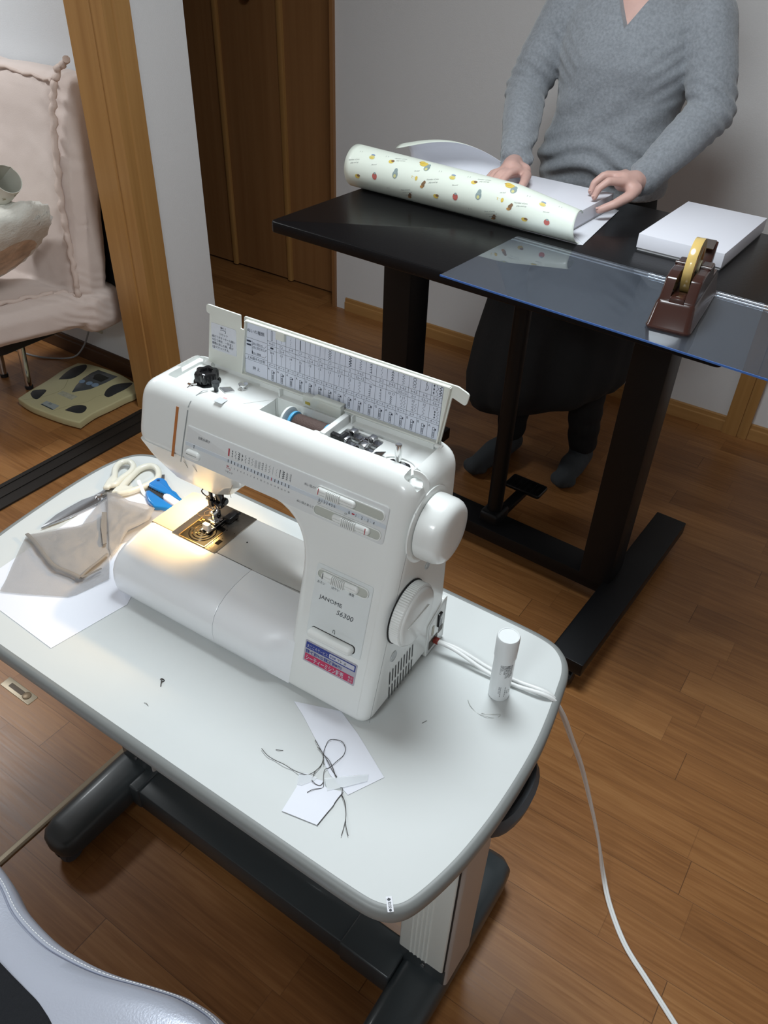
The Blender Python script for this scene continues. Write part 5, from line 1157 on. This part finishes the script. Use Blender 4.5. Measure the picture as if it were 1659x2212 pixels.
# right hand (seen at the left): palm down on the box
chain(b, [WRL, (-.945, 2.01, 1.042), (-.930, 1.968, 1.046)], [.026, .027, .024]); capsule(b, (-.918, 1.975, 1.044), (-.948, 1.985, 1.042), .019, .017); capsule(b, (-.905, 2.00, 1.040), (-.940, 2.02, 1.040), .018, .02)
chain(b, [(-.908, 1.968, 1.046), (-.910, 1.925, 1.048), (-.913, 1.896, 1.036), (-.914, 1.880, 1.0215)], [.0115, .0100, .0090, .0080])
chain(b, [(-.926, 1.966, 1.046), (-.931, 1.920, 1.047), (-.934, 1.888, 1.034), (-.934, 1.872, 1.020)], [.0115, .0100, .0090, .0080])
chain(b, [(-.942, 1.974, 1.043), (-.951, 1.930, 1.042), (-.955, 1.900, 1.026), (-.955, 1.886, 1.010)], [.0110, .0095, .0085, .0075])
chain(b, [(-.954, 1.986, 1.038), (-.969, 1.948, 1.034), (-.975, 1.922, 1.018), (-.975, 1.910, 1.004)], [.0100, .0088, .0078, .0068])
chain(b, [(-.918, 2.015, 1.036), (-.886, 1.975, 1.036), (-.868, 1.925, 1.034), (-.862, 1.886, 1.0215)], [.0170, .0140, .0112, .0092])
# left hand (seen at the right): curled over the box edge
chain(b, [WRR, (-.640, 2.070, 1.046), (-.655, 2.040, 1.050)], [.027, .027, .024]); capsule(b, (-.650, 2.030, 1.052), (-.668, 2.085, 1.050), .018, .018); capsule(b, (-.626, 2.030, 1.040), (-.64, 2.06, 1.044), .017, .02)
chain(b, [(-.645, 2.024, 1.054), (-.674, 1.988, 1.058), (-.690, 1.970, 1.042), (-.693, 1.962, 1.0225)], [.0118, .0104, .0092, .0082])
chain(b, [(-.662, 2.050, 1.058), (-.700, 2.022, 1.060), (-.716, 2.006, 1.042), (-.717, 2.000, 1.0225)], [.0118, .0106, .0094, .0084])
chain(b, [(-.670, 2.078, 1.054), (-.706, 2.058, 1.054), (-.722, 2.046, 1.038), (-.722, 2.042, 1.0225)], [.0114, .0100, .0090, .0080])
chain(b, [(-.668, 2.100, 1.048), (-.698, 2.092, 1.042), (-.712, 2.084, 1.028), (-.713, 2.082, 1.0205)], [.0104, .0092, .0082, .0074])
chain(b, [(-.620, 2.040, 1.038), (-.622, 2.008, 1.028), (-.644, 1.975, 1.012), (-.672, 1.954, .998)], [.0170, .0142, .0118, .0098])
# legs and feet
LEGS = (((-.905, 2.33, .86), (-.945, 2.27, .48), (-.950, 2.275, .10), (-.985, 2.085, .030)), ((-.725, 2.33, .86), (-.715, 2.29, .48), (-.708, 2.345, .10), (-.703, 2.195, .030)))
for hip, kn_, an, toe in LEGS: chain(b, [hip, kn_, an], [.078, .054, .036]); chain(b, [(an[0], an[1] + .03, .034), (toe[0], toe[1], .026)], [.030, .024])
BODY = remesh(b.build('body', SKIN, PE), .0042, 5)
# nails
NAIL = mat('nail', (.66, .42, .37), .3)
b = MB()
for p in ((-.9142, 1.8745, 1.0255), (-.9342, 1.8665, 1.0240), (-.8615, 1.8802, 1.0275), (-.6955, 1.957, 1.0265), (-.7195, 1.995, 1.0265), (-.676, 1.949, 1.0030)): ellipsoid(b, p, (.0045, .0055, .0026), 10, 6)
b.build('fingernails', NAIL, PE)
b = MB(); R = []
for i in range(11):
    s_ = -.35 + (PI / 2 + .35) * i / 10; q = max(math.cos(s_), .03)
    R.append([(-.796 - po.x + .084 * q * math.cos(2 * PI * j / 32), 2.318 - po.y + (.098 if math.sin(2 * PI * j / 32) > 0 else .088 - (.02 if i < 4 else 0)) * q * math.sin(2 * PI * j / 32), 1.603 + .103 * math.sin(s_)) for j in range(32)])
b.rings(R); capsule(b, (-.796, 2.385, 1.60), (-.796, 2.40, 1.50), .062, .040)
for s_ in (-1, 1): capsule(b, (-.796 + s_ * .070, 2.325, 1.62), (-.796 + s_ * .068, 2.345, 1.52), .024, .016)
b.build('hair', mat('black_hair', (.012, .009, .008), .45, bump=(200, .5)), PE, sharp=80)
b = MB()
for s_ in (-1, 1): ellipsoid(b, (-.794 + s_ * .031, 2.224, 1.588), (.012, .007, .005), 14, 8)
b.build('eyes', mat('dark_eye', (.02, .014, .012), .15), PE)
b = MB(); ellipsoid(b, (-.794, 2.2025, 1.519), (.021, .006, .0055)); b.build('lips', mat('lip', (.42, .14, .12), .45), PE)
# sweater
b = MB()
loft(b, [(.945, -.812, 2.335, .182, .128), (.985, -.812, 2.335, .184, .130), (1.005, -.812, 2.333, .190, .138), (1.035, -.811, 2.331, .192, .140), (1.075, -.809, 2.332, .180, .130), (1.13, -.806, 2.333, .168, .120), (1.20, -.804, 2.332, .170, .122), (1.265, -.803, 2.330, .178, .130), (1.315, -.802, 2.333, .182, .122), (1.365, -.802, 2.338, .180, .106), (1.405, -.802, 2.342, .145, .088), (1.432, -.802, 2.345, .085, .066)], 48, .88)
for sh, el, wr in ((SHL, ELL, WRL), (SHR, ELR, WRR)):
    e, w, s0 = Vector(el), Vector(wr), Vector(sh)
    chain(b, [s0, s0.lerp(e, .5), e], [.066, .064, .058]); chain(b, [e, e.lerp(w, .4), e.lerp(w, .85), e.lerp(w, .97)], [.058, .055, .043, .041])
def folds(p):
    q = p + po; v = noise.fractal(Vector((q.x * 9, q.y * 9, q.z * 14)), 1, 2, 3) * .0035
    # blousing creases at the hem, at the elbows and across the waist
    if q.z < 1.12 and abs(q.x + .81) < .19: v += .0045 * math.sin((q.z + .10 * abs(q.x + .80) + .025 * math.sin(q.x * 17)) * 120) * max(0, 1 - abs(q.z - 1.03) / .085) * 1.5
    for el in (ELL, ELR):
        d = (q - Vector(el)).length
        if d < .11: v += .0050 * math.sin((q.z * .8 + q.y * .55 + .3 * q.x) * 210) * (1 - d / .11)
    for wr in (WRL, WRR):
        d = (q - Vector(wr)).length
        if d < .14: v += .0020 * math.sin((q.y + q.z * .6) * 240) * (1 - d / .14)
    for px_, s_ in ((-.955, 1), (-.648, -1)):
        d = math.hypot(q.x - px_, (q.z - 1.27) * .8)
        if d < .09: v += .0022 * math.sin((q.x * s_ * 1.0 + q.z * 1.3) * 130) * (1 - d / .09)
    if abs(q.x + .80) < .17 and 1.08 < q.z < 1.24: v += .0035 * math.sin((q.x * .9 - q.z * .8) * 60) * (1 - abs(q.z - 1.16) / .08)
    return v
SW = remesh(b.build('sweater', KNIT, PE), .0060, 5, folds)
c = MB(); zt0, zt1 = 1.352, 1.50
c.add([(x - po.x, y - po.y, z) for y in (2.05, 2.36) for x, z in ((-.790, 1.348), (-.700, zt1), (-.885, zt1))], [(0, 1, 2), (5, 4, 3), (0, 3, 4, 1), (1, 4, 5, 2), (2, 5, 3, 0)])
cc_ = c.build('c', KNIT, None, smooth=False); cc_.location = po; bpy.context.view_layer.update(); cut(SW, [cc_])
SW.data.set_sharp_from_angle(angle=math.radians(60))
# skirt, leggings, socks
b = MB(); R = []
for z, cx, cy, rx, ry in ((.985, -.81, 2.335, .160, .112), (.93, -.815, 2.335, .170, .120), (.80, -.83, 2.325, .205, .150), (.62, -.85, 2.305, .236, .175), (.48, -.862, 2.29, .255, .190), (.38, -.868, 2.285, .262, .195), (.32, -.868, 2.285, .255, .190), (.275, -.868, 2.288, .230, .165), (.265, -.868, 2.288, .20, .14)):
    n = 72; ring = []
    for j in range(n):
        t = 2 * PI * j / n; k = max(0, (.95 - z) / .6); f = 1 + k * (.030 * math.sin(7 * t + 1) + .018 * math.sin(13 * t))
        tilt = .09 * math.cos(t) * max(0, min(1, (.6 - z) / .3)) - .015 * max(0, min(1, (.6 - z) / .3))
        ring.append((cx + rx * f * math.cos(t) - po.x, cy + ry * f * math.sin(t) - po.y, z + tilt))
    R.append(ring)
b.rings(R, False, False); SK = b.build('skirt', SKIRTM, PE, sharp=80); q = SK.modifiers.new('th', 'SOLIDIFY'); q.thickness = .004; q.offset = -1; bake(SK)
b = MB()
for hip, kn_, an, toe in LEGS: chain(b, [(kn_[0], kn_[1], .55), (kn_[0], kn_[1] + .01, .34), (an[0], an[1], .105)], [.066, .062, .050])
remesh(b.build('leggings', LEGM, PE), .006, 3, lambda p: .0015 * math.sin(p.z * 90 + 30 * p.x))
for hip, kn_, an, toe in LEGS:
    b = MB(); capsule(b, (an[0], an[1], .15), (an[0], an[1] + .005, .055), .043, .042); chain(b, [(an[0], an[1] + .030, .040), (an[0] * .55 + toe[0] * .45, an[1] * .55 + toe[1] * .45, .044), (toe[0], toe[1], .032)], [.038, .044, .031]); capsule(b, (toe[0] - .018, toe[1] + .005, .028), (toe[0] + .020, toe[1] + .012, .028), .026, .024)
    o = remesh(b.build('sock', SOCKM, PE), .005, 4)
    for v in o.data.vertices: v.co.z = max(v.co.z, .0008)
# ================================================================== the left room: chair, cushion, roll, scale
CH_ = empty('floor_chair', (-2.66, 1.50, 0), 'pale pink padded chair with piped seams in the left room against the wall', 'chair')
co2 = Vector((-2.66, 1.50, 0))
PINK = mat('pale_pink_cotton', (.68, .575, .525), .85, bump=(350, .25), sheen=.2); PINK2 = mat('pink_piping', (.64, .52, .46), .85, bump=(350, .25))
def cq(x, y, z): return Vector((x, y, z)) - co2
def pad(b, secs, n=36, pw=.55):
    R = []
    for c, ax, ay in secs: R.append([c + ax * math.copysign(abs(math.cos(t)) ** pw, math.cos(t)) + ay * math.copysign(abs(math.sin(t)) ** pw, math.sin(t)) for t in [2 * PI * j / n for j in range(n)]])
    b.rings(R)
# seat
b = MB(); X0, X1 = -2.97, -2.395
secs = []
for f, s_ in ((0, .35), (.03, .8), (.1, 1), (.5, 1.03), (.9, 1), (.97, .82), (1, .4)):
    secs.append((cq(X0 + (X1 + .055 - X0) * f, 1.42, .376), Vector((0, .27 * (.9 + .1 * s_), 0)), Vector((0, 0, .077 * s_))))
pad(b, secs)
# back, leaning a little
secs = []
for f, s_ in ((0, .35), (.03, .8), (.1, 1), (.5, 1.05), (.9, 1), (.965, .85), (1, .45)):
    secs.append((cq(X0 + (X1 + .050 - X0) * f, 1.735, .745), Vector((0, .072 * s_, 0)), Vector((0, .062, .375 * (.92 + .08 * s_)))))
pad(b, secs, pw=.5)
pad(b, [(cq(X0 + .05, 1.73, .36), Vector((0, .09, 0)), Vector((0, 0, .07))), (cq(X1 - .03, 1.72, .36), Vector((0, .10, 0)), Vector((0, 0, .075))), (cq(X1 + .05, 1.70, .372), Vector((0, .085, 0)), Vector((0, 0, .070))), (cq(X1 + .075, 1.69, .385), Vector((0, .05, 0)), Vector((0, 0, .045)))])
def crumple(p):
    q = p + co2; v = noise.fractal(Vector((q.x * 5, q.y * 5, q.z * 5)), 1, 2, 3) * .008
    d = (q - Vector((-2.36, 1.63, .42))).length
    if d < .15: v += .0035 * math.sin((q.z * 1.2 + q.y * .8 - q.x * .4) * 150 + 4 * noise.noise(q * 14)) * (1 - d / .15)
    if q.z < .30: v += .004 * math.sin(q.y * 40 + q.x * 22 + 3 * noise.noise(q * 8))
    d = math.hypot(q.x + 2.40, (q.z - 1.02) * .8)
    if d < .2 and q.z > .8: v += .003 * math.sin((q.z * 1.1 + q.x) * 60 + 5 * noise.noise(q * 9)) * (1 - d / .2)
    return v
PD = remesh(b.build('padding', PINK, CH_), .007, 5, crumple)
for v in PD.data.vertices:
    q = v.co + co2
    if q.y < 1.62: v.co.x -= (1.62 - q.y) * .36
    if q.z < .36 and q.y < 1.62: v.co.z += (.36 - q.z) * .35
def pipe(pts, name, r=.0075):
    b = MB(); s_ = spline([cq(*p) for p in pts], 8)
    s_ = [p + Vector((.003 * math.sin(i * 1.3), .003 * math.cos(i * 1.7), .003 * math.sin(i * .9))) for i, p in enumerate(s_)]
    b.tube(s_, [r * (1 + .18 * math.sin(i * 1.9)) for i in range(len(s_))], 8); b.build(name, PINK2, CH_, sharp=80)
pipe([(-2.370, 1.622, .445), (-2.376, 1.632, .52), (-2.390, 1.644, .62), (-2.400, 1.654, .74), (-2.400, 1.670, .87), (-2.396, 1.686, .99), (-2.390, 1.704, 1.075), (-2.380, 1.726, 1.130), (-2.345, 1.740, 1.165)], 'back_piping', .0105)
pipe([(-2.92, 1.73, 1.10), (-2.80, 1.735, 1.112), (-2.65, 1.738, 1.108), (-2.50, 1.735, 1.102), (-2.42, 1.728, 1.100)], 'top_piping', .005)
pipe([(-2.372, 1.622, .440), (-2.418, 1.600, .450), (-2.440, 1.55, .455), (-2.468, 1.47, .457), (-2.500, 1.38, .457), (-2.55, 1.25, .452), (-2.60, 1.16, .43)], 'seat_piping', .008)
# dark steel shell behind and chrome pedestal
DKM = mat('dark_frame', (.012, .013, .016), .5)
b = MB(); R = []
for x in (X0 + .05, X1 + .045): R.append([cq(x, 1.800, .30), cq(x, 1.812, .62), cq(x, 1.842, 1.045), cq(x, 1.832, 1.05), cq(x, 1.792, .62), cq(x, 1.780, .30)])
b.rings(R); b.build('back_shell', DKM, CH_, bevel=.006)
b = MB(); b.slab(rr(-.20, -.16, .17, .26, .05, 5), lambda a, c, d: Vector((a - .03, c, d)), .262, .300, .006, 0, 3); b.build('seat_pan', DKM, CH_)
for x, y in ((-2.700, 1.540), (-2.86, 1.54), (-2.86, 1.26), (-2.52, 1.26)):
    b = MB(); b.tube([cq(x - .01, y + .02, .262), cq(x, y, .014)], [.017, .0125], 16); b.build('leg', CHROME, CH_); b = MB(); b.lathe([(.0, 0), (.015, 0), (.016, .012), (.010, .016)], tuple(cq(x, y, 0))); b.build('leg_cap', DKM, CH_)
# furry cushion and paper roll on the chair
pc = Vector((-2.515, 1.45, .635))
PL = empty('fur_cushion', pc, 'white furry cushion with orange underside lying on the pink chair', 'cushion')
FUR = mat('white_fur', (.72, .70, .63), .95, bump=(120, 1.0), sheen=.4); ORG = mat('orange_fur', (.66, .52, .40), .95, bump=(120, 1.0), var=(18, .3))
la = Vector((.78, .05, .62)).normalized(); lb_ = Vector((0, 1, 0)); lc = Vector((-.62, 0, .78)).normalized(); R = []; n = 44
for i in range(19):
    s_ = -PI / 2 + PI * i / 18; q = max(math.cos(s_), .03); ring = []
    for j in range(n):
        t = 2 * PI * j / n; ca, sa = math.cos(t), math.sin(t)
        p = la * (.260 * q ** .8 * ca) + lb_ * (.175 * q ** .8 * sa) + lc * (.066 * math.sin(s_))
        ring.append(p * (1 + .08 * noise.fractal(p * 34, 1, 2, 3)))
    R.append(ring)
MB().rings(R[3:], False, True).build('fur_top', FUR, PL, sharp=90)
MB().rings(R[:4], True, False).build('fur_bottom', ORG, PL, sharp=90)
RL = empty('paper_roll', (-2.345, 1.45, .878), 'rolled patterned paper with open end resting on the furry cushion on the chair', 'wrapping paper')
ax = Vector((.80, .05, .60)).normalized(); e1 = ax.orthogonal().normalized(); e2 = ax.cross(e1)
b = MB(); R = []
for r, L0 in ((.0445, 0), (.0445, -.34), (.0430, -.34), (.0430, 0)):
    R.append([ax * L0 + (e1 * math.cos(2 * PI * j / 40) + e2 * math.sin(2 * PI * j / 40)) * (r + (.003 if j == 39 else 0)) for j in range(40)])
R.append(R[0]); b.rings(R, False, False); RLT = b.build('rolled_sheet', mat('roll_paper', (.76, .76, .68), .45), RL, sharp=40)
b = MB()
for k in range(40):
    t = random.uniform(0, 2 * PI); L0 = random.uniform(-.30, -.01)
    def PR(a, c, d, t=t, L0=L0): return ax * (L0 + a) + (e1 * math.cos(t + c / .0445) + e2 * math.sin(t + c / .0445)) * (.0450 + d)
    b.ribbon([(0, 0), (.006, .005)], .003, PR); b.ribbon([(.007, -.005), (.011, .002)], .0016, PR)
b.build('print_motif', mat('print_olive', (.30, .26, .10), .5), RLT, smooth=False)
# bathroom scale
BS = empty('bathroom_scale', (-2.46, 1.60, 0), 'cream bathroom scale with four dark foot pads on the floor under the pink chair', 'scale')
bo = (-2.46, 1.60)
SCM = mat('cream_scale', (.52, .475, .27), .42, coat=.1)
sp_ = [(v.x, v.y) for v in spline([(*p, 0) for p in SCALE[:5]], 4)[:-1]] + [(v.x, v.y) for v in spline([(*p, 0) for p in SCALE[4:9]], 4)[:-1]] + [(v.x, v.y) for v in spline([(*p, 0) for p in SCALE[8:14]], 4)[:-1]] + [(v.x, v.y) for v in spline([(*p, 0) for p in SCALE[13:] + SCALE[:1]], 4)[:-1]]
out = off(ccw(sp_), bo)
MB().slab(out, XY(0), .006, .034, .003, .006, 3).build('platform', SCM, BS, sharp=50)
b = MB(); 
for p in SCALE[::4]: b.lathe([(0, 0), (.012, 0), (.012, .008), (0, .008)], ((p[0] - bo[0]) * .8, (p[1] - bo[1]) * .8, 0))
b.build('rubber_foot', DARK_P, BS)
PADM = mat('scale_pad', (.030, .032, .034), .45)
for p in (SC_P1, SC_P2, SC_P3, SC_P4): MB().slab(off(ccw([(v.x, v.y) for v in spline([(*q, 0) for q in p + p[:1]], 3)[:-1]]), bo), XY(.0335), 0, .0012, 0, .0006, 2).build('foot_pad', PADM, BS)
LCD = MB().slab(off(ccw(SC_LCD), bo), XY(.0335), 0, .0015, 0, .0006, 2).build('display_panel', mat('lcd_panel', (.075, .082, .085), .25, coat=.4), BS)
MB().slab(off(ccw(SC_WIN), bo), XY(.0350), 0, .0004).build('display_window', mat('lcd_window', (.018, .02, .018), .2), LCD)
for (x, y), r in zip(SC_BTN, (.014, .013, .012)): MB().lathe([(r, .0348), (r, .0366), (r * .8, .0374), (r * .45, .0374), (r * .4, .0368), (0, .0368)], (x - bo[0], y - bo[1], 0)).build('button', mat('blue_grey_button', (.20, .28, .38), .3), LCD)
MB().slab(off(ccw(SC_LAB), bo), XY(.0340), 0, .0004).build('label_plate', mat('scale_label', (.33, .37, .36), .4), BS, smooth=False)
b = MB(); b.box((SC_LAB[0][0] - bo[0] + .002, SC_LAB[0][1] - bo[1] + .001, .0344), (SC_LAB[3][0] - bo[0] - .002, SC_LAB[0][1] - bo[1] + .006, .0346)); b.text('50', -.030, -.126, .016, XY(.0345)); b.build('label_print', mat('label_blue_black', (.03, .05, .06), .5), BS, smooth=False)
MB().slab(off(ccw(SC_LAB2), bo), XY(.0341), 0, .0004).build('worn_label', mat('worn_label', (.42, .41, .31), .7, var=(90, .15)), BS, smooth=False)
b = MB()
for pts in ([(-2.585, 1.44), (-2.55, 1.49), (-2.535, 1.57), (-2.565, 1.62), (-2.60, 1.66)], [(-2.43, 1.452), (-2.42, 1.50), (-2.385, 1.575), (-2.385, 1.63), (-2.325, 1.73)]): b.ribbon([(v.x - bo[0], v.y - bo[1]) for v in spline([(*p, 0) for p in pts], 5)], .0016, XY(.0342))
b.build('moulded_line', mat('line_olive', (.33, .30, .16), .5), BS, smooth=False)
# outlet and cord under the chair
b = MB(); b.slab(rr(-2.660, .150, -2.590, .270, .004, 3), lambda a, c, d: Vector((a, 1.850 - d, c)), 0, .008, 0, .003, 2)
o = b.build('wall_outlet', mat('outlet_beige', (.50, .49, .40), .5), None); tag(o, 'beige wall outlet low on the wall behind the pink chair', 'outlet')
cord('plug_cord', 'grey cord hanging from the wall outlet behind the pink chair', [(-2.632, 1.838, .205), (-2.634, 1.815, .16), (-2.66, 1.80, .10), (-2.72, 1.79, .035), (-2.80, 1.77, .006), (-2.90, 1.72, .006), (-3.05, 1.70, .006)], .0035, mat('grey_cord', (.30, .31, .32), .5))
# ================================================================== silver chair seat in the foreground
FC = empty('office_chair', (-.66, .02, 0), 'silver vinyl chair seat with stitched edge and black fabric centre in the bottom left corner', 'chair')
fo = Vector((-.66, .02, 0))
VIN = mat('silver_vinyl', (.50, .53, .62), .30, metal=.25, coat=.2, bump=(350, .12)); FAB = mat('black_chair_fabric', (.010, .011, .014), .95, bump=(300, .8))
edge = [(-1.02, .150), (-.93, .185), (-.83, .198), (-.735, .190), (-.675, .176), (-.610, .172), (-.560, .177), (-.505, .189), (-.440, .212), (-.395, .225), (-.345, .227), (-.300, .205), (-.270, .150), (-.262, .06), (-.275, -.08), (-.33, -.24), (-.44, -.30), (-.66, -.32), (-.90, -.30), (-1.02, -.22), (-1.06, -.08), (-1.06, .05)]
ec = [Vector((v.x - fo.x, v.y - fo.y)) for v in spline([(*p, 0) for p in edge + edge[:1]], 5)[:-1]]
def inset(d): return [tuple(v - d * (v - Vector((0, -.05))).normalized()) for v in ec]
ZS = .500
b = MB(); R = []
for d, z in ((.055, -.095), (.010, -.090), (.002, -.075), (.0, -.045), (.0015, -.020), (.006, -.006), (.013, -.0010), (.0165, -.0004), (.0175, -.0030), (.0185, -.0030), (.0200, .0010), (.035, .006), (.070, .010), (.115, .012)):
    R.append([(x, y, ZS + z) for x, y in inset(d)])
b.rings(R, True, True); b.build('seat_cushion', VIN, FC, sharp=50)
b = MB(); ins = inset(.0125); n = len(ins)
for i in range(0, n):
    p, q = Vector(ins[i]), Vector(ins[(i + 1) % n]); L = (q - p).length; k = max(1, int(L / .0042))
    for j in range(k):
        s0, s1 = p.lerp(q, j / k), p.lerp(q, (j + .72) / k); e = (s1 - s0); nn = Vector((-e.y, e.x)).normalized() * .0005
        b.add([(v.x, v.y, ZS - .0006) for v in (s0 - nn, s1 - nn, s1 + nn, s0 + nn)], [(0, 1, 2, 3)])
b.build('stitching', mat('white_stitch', (.78, .79, .80), .6), FC, smooth=False)
fb = [(-.66, .155), (-.70, .1400), (-.640, .1150), (-.580, .1020), (-.530, .0880), (-.480, .06), (-.42, .0), (-.40, -.10), (-.46, -.20), (-.66, -.22), (-.85, -.20), (-.92, -.10), (-.90, .02), (-.82, .12)]
fb = [(-.80, .118), (-.70, .1190), (-.650, .1110), (-.610, .1090), (-.575, .1085), (-.540, .1070), (-.500, .095), (-.45, .05), (-.42, -.03), (-.44, -.14), (-.52, -.20), (-.66, -.22), (-.85, -.20), (-.92, -.10), (-.90, .05)]
MB().slab([(v.x - fo.x, v.y - fo.y) for v in spline([(*p, 0) for p in ccw(fb) + ccw(fb)[:1]], 5)[:-1]], XY(ZS), .0080, .0150, 0, .004, 3).build('seat_fabric', FAB, FC)
b = MB(); b.lathe([(.026, .06), (.026, .405)], (0, -.05, 0), n=20); b.slab(rr(-.14, -.19, .14, .09, .03, 3), XY(0), .385, .408); b.build('pedestal', BLKM, FC)
for k in range(5):
    t = 2 * PI * k / 5 + .5; c, s_ = math.cos(t), math.sin(t)
    MB().tube([(0, -.05, .075), (.13 * c, -.05 + .13 * s_, .068), (.24 * c, -.05 + .24 * s_, .055)], [.026, .022, .015], 10, flat=.8).build('base_arm', BLACK_P, FC)
    MB().lathe([(0, -.011), (.022, -.011), (.024, -.006), (.024, .006), (.022, .011), (0, .011)], (.24 * c, -.05 + .24 * s_, .024), 'x', 16).build('castor', BLACK_P, FC)
# ================================================================== last touches
bpy.context.view_layer.update()
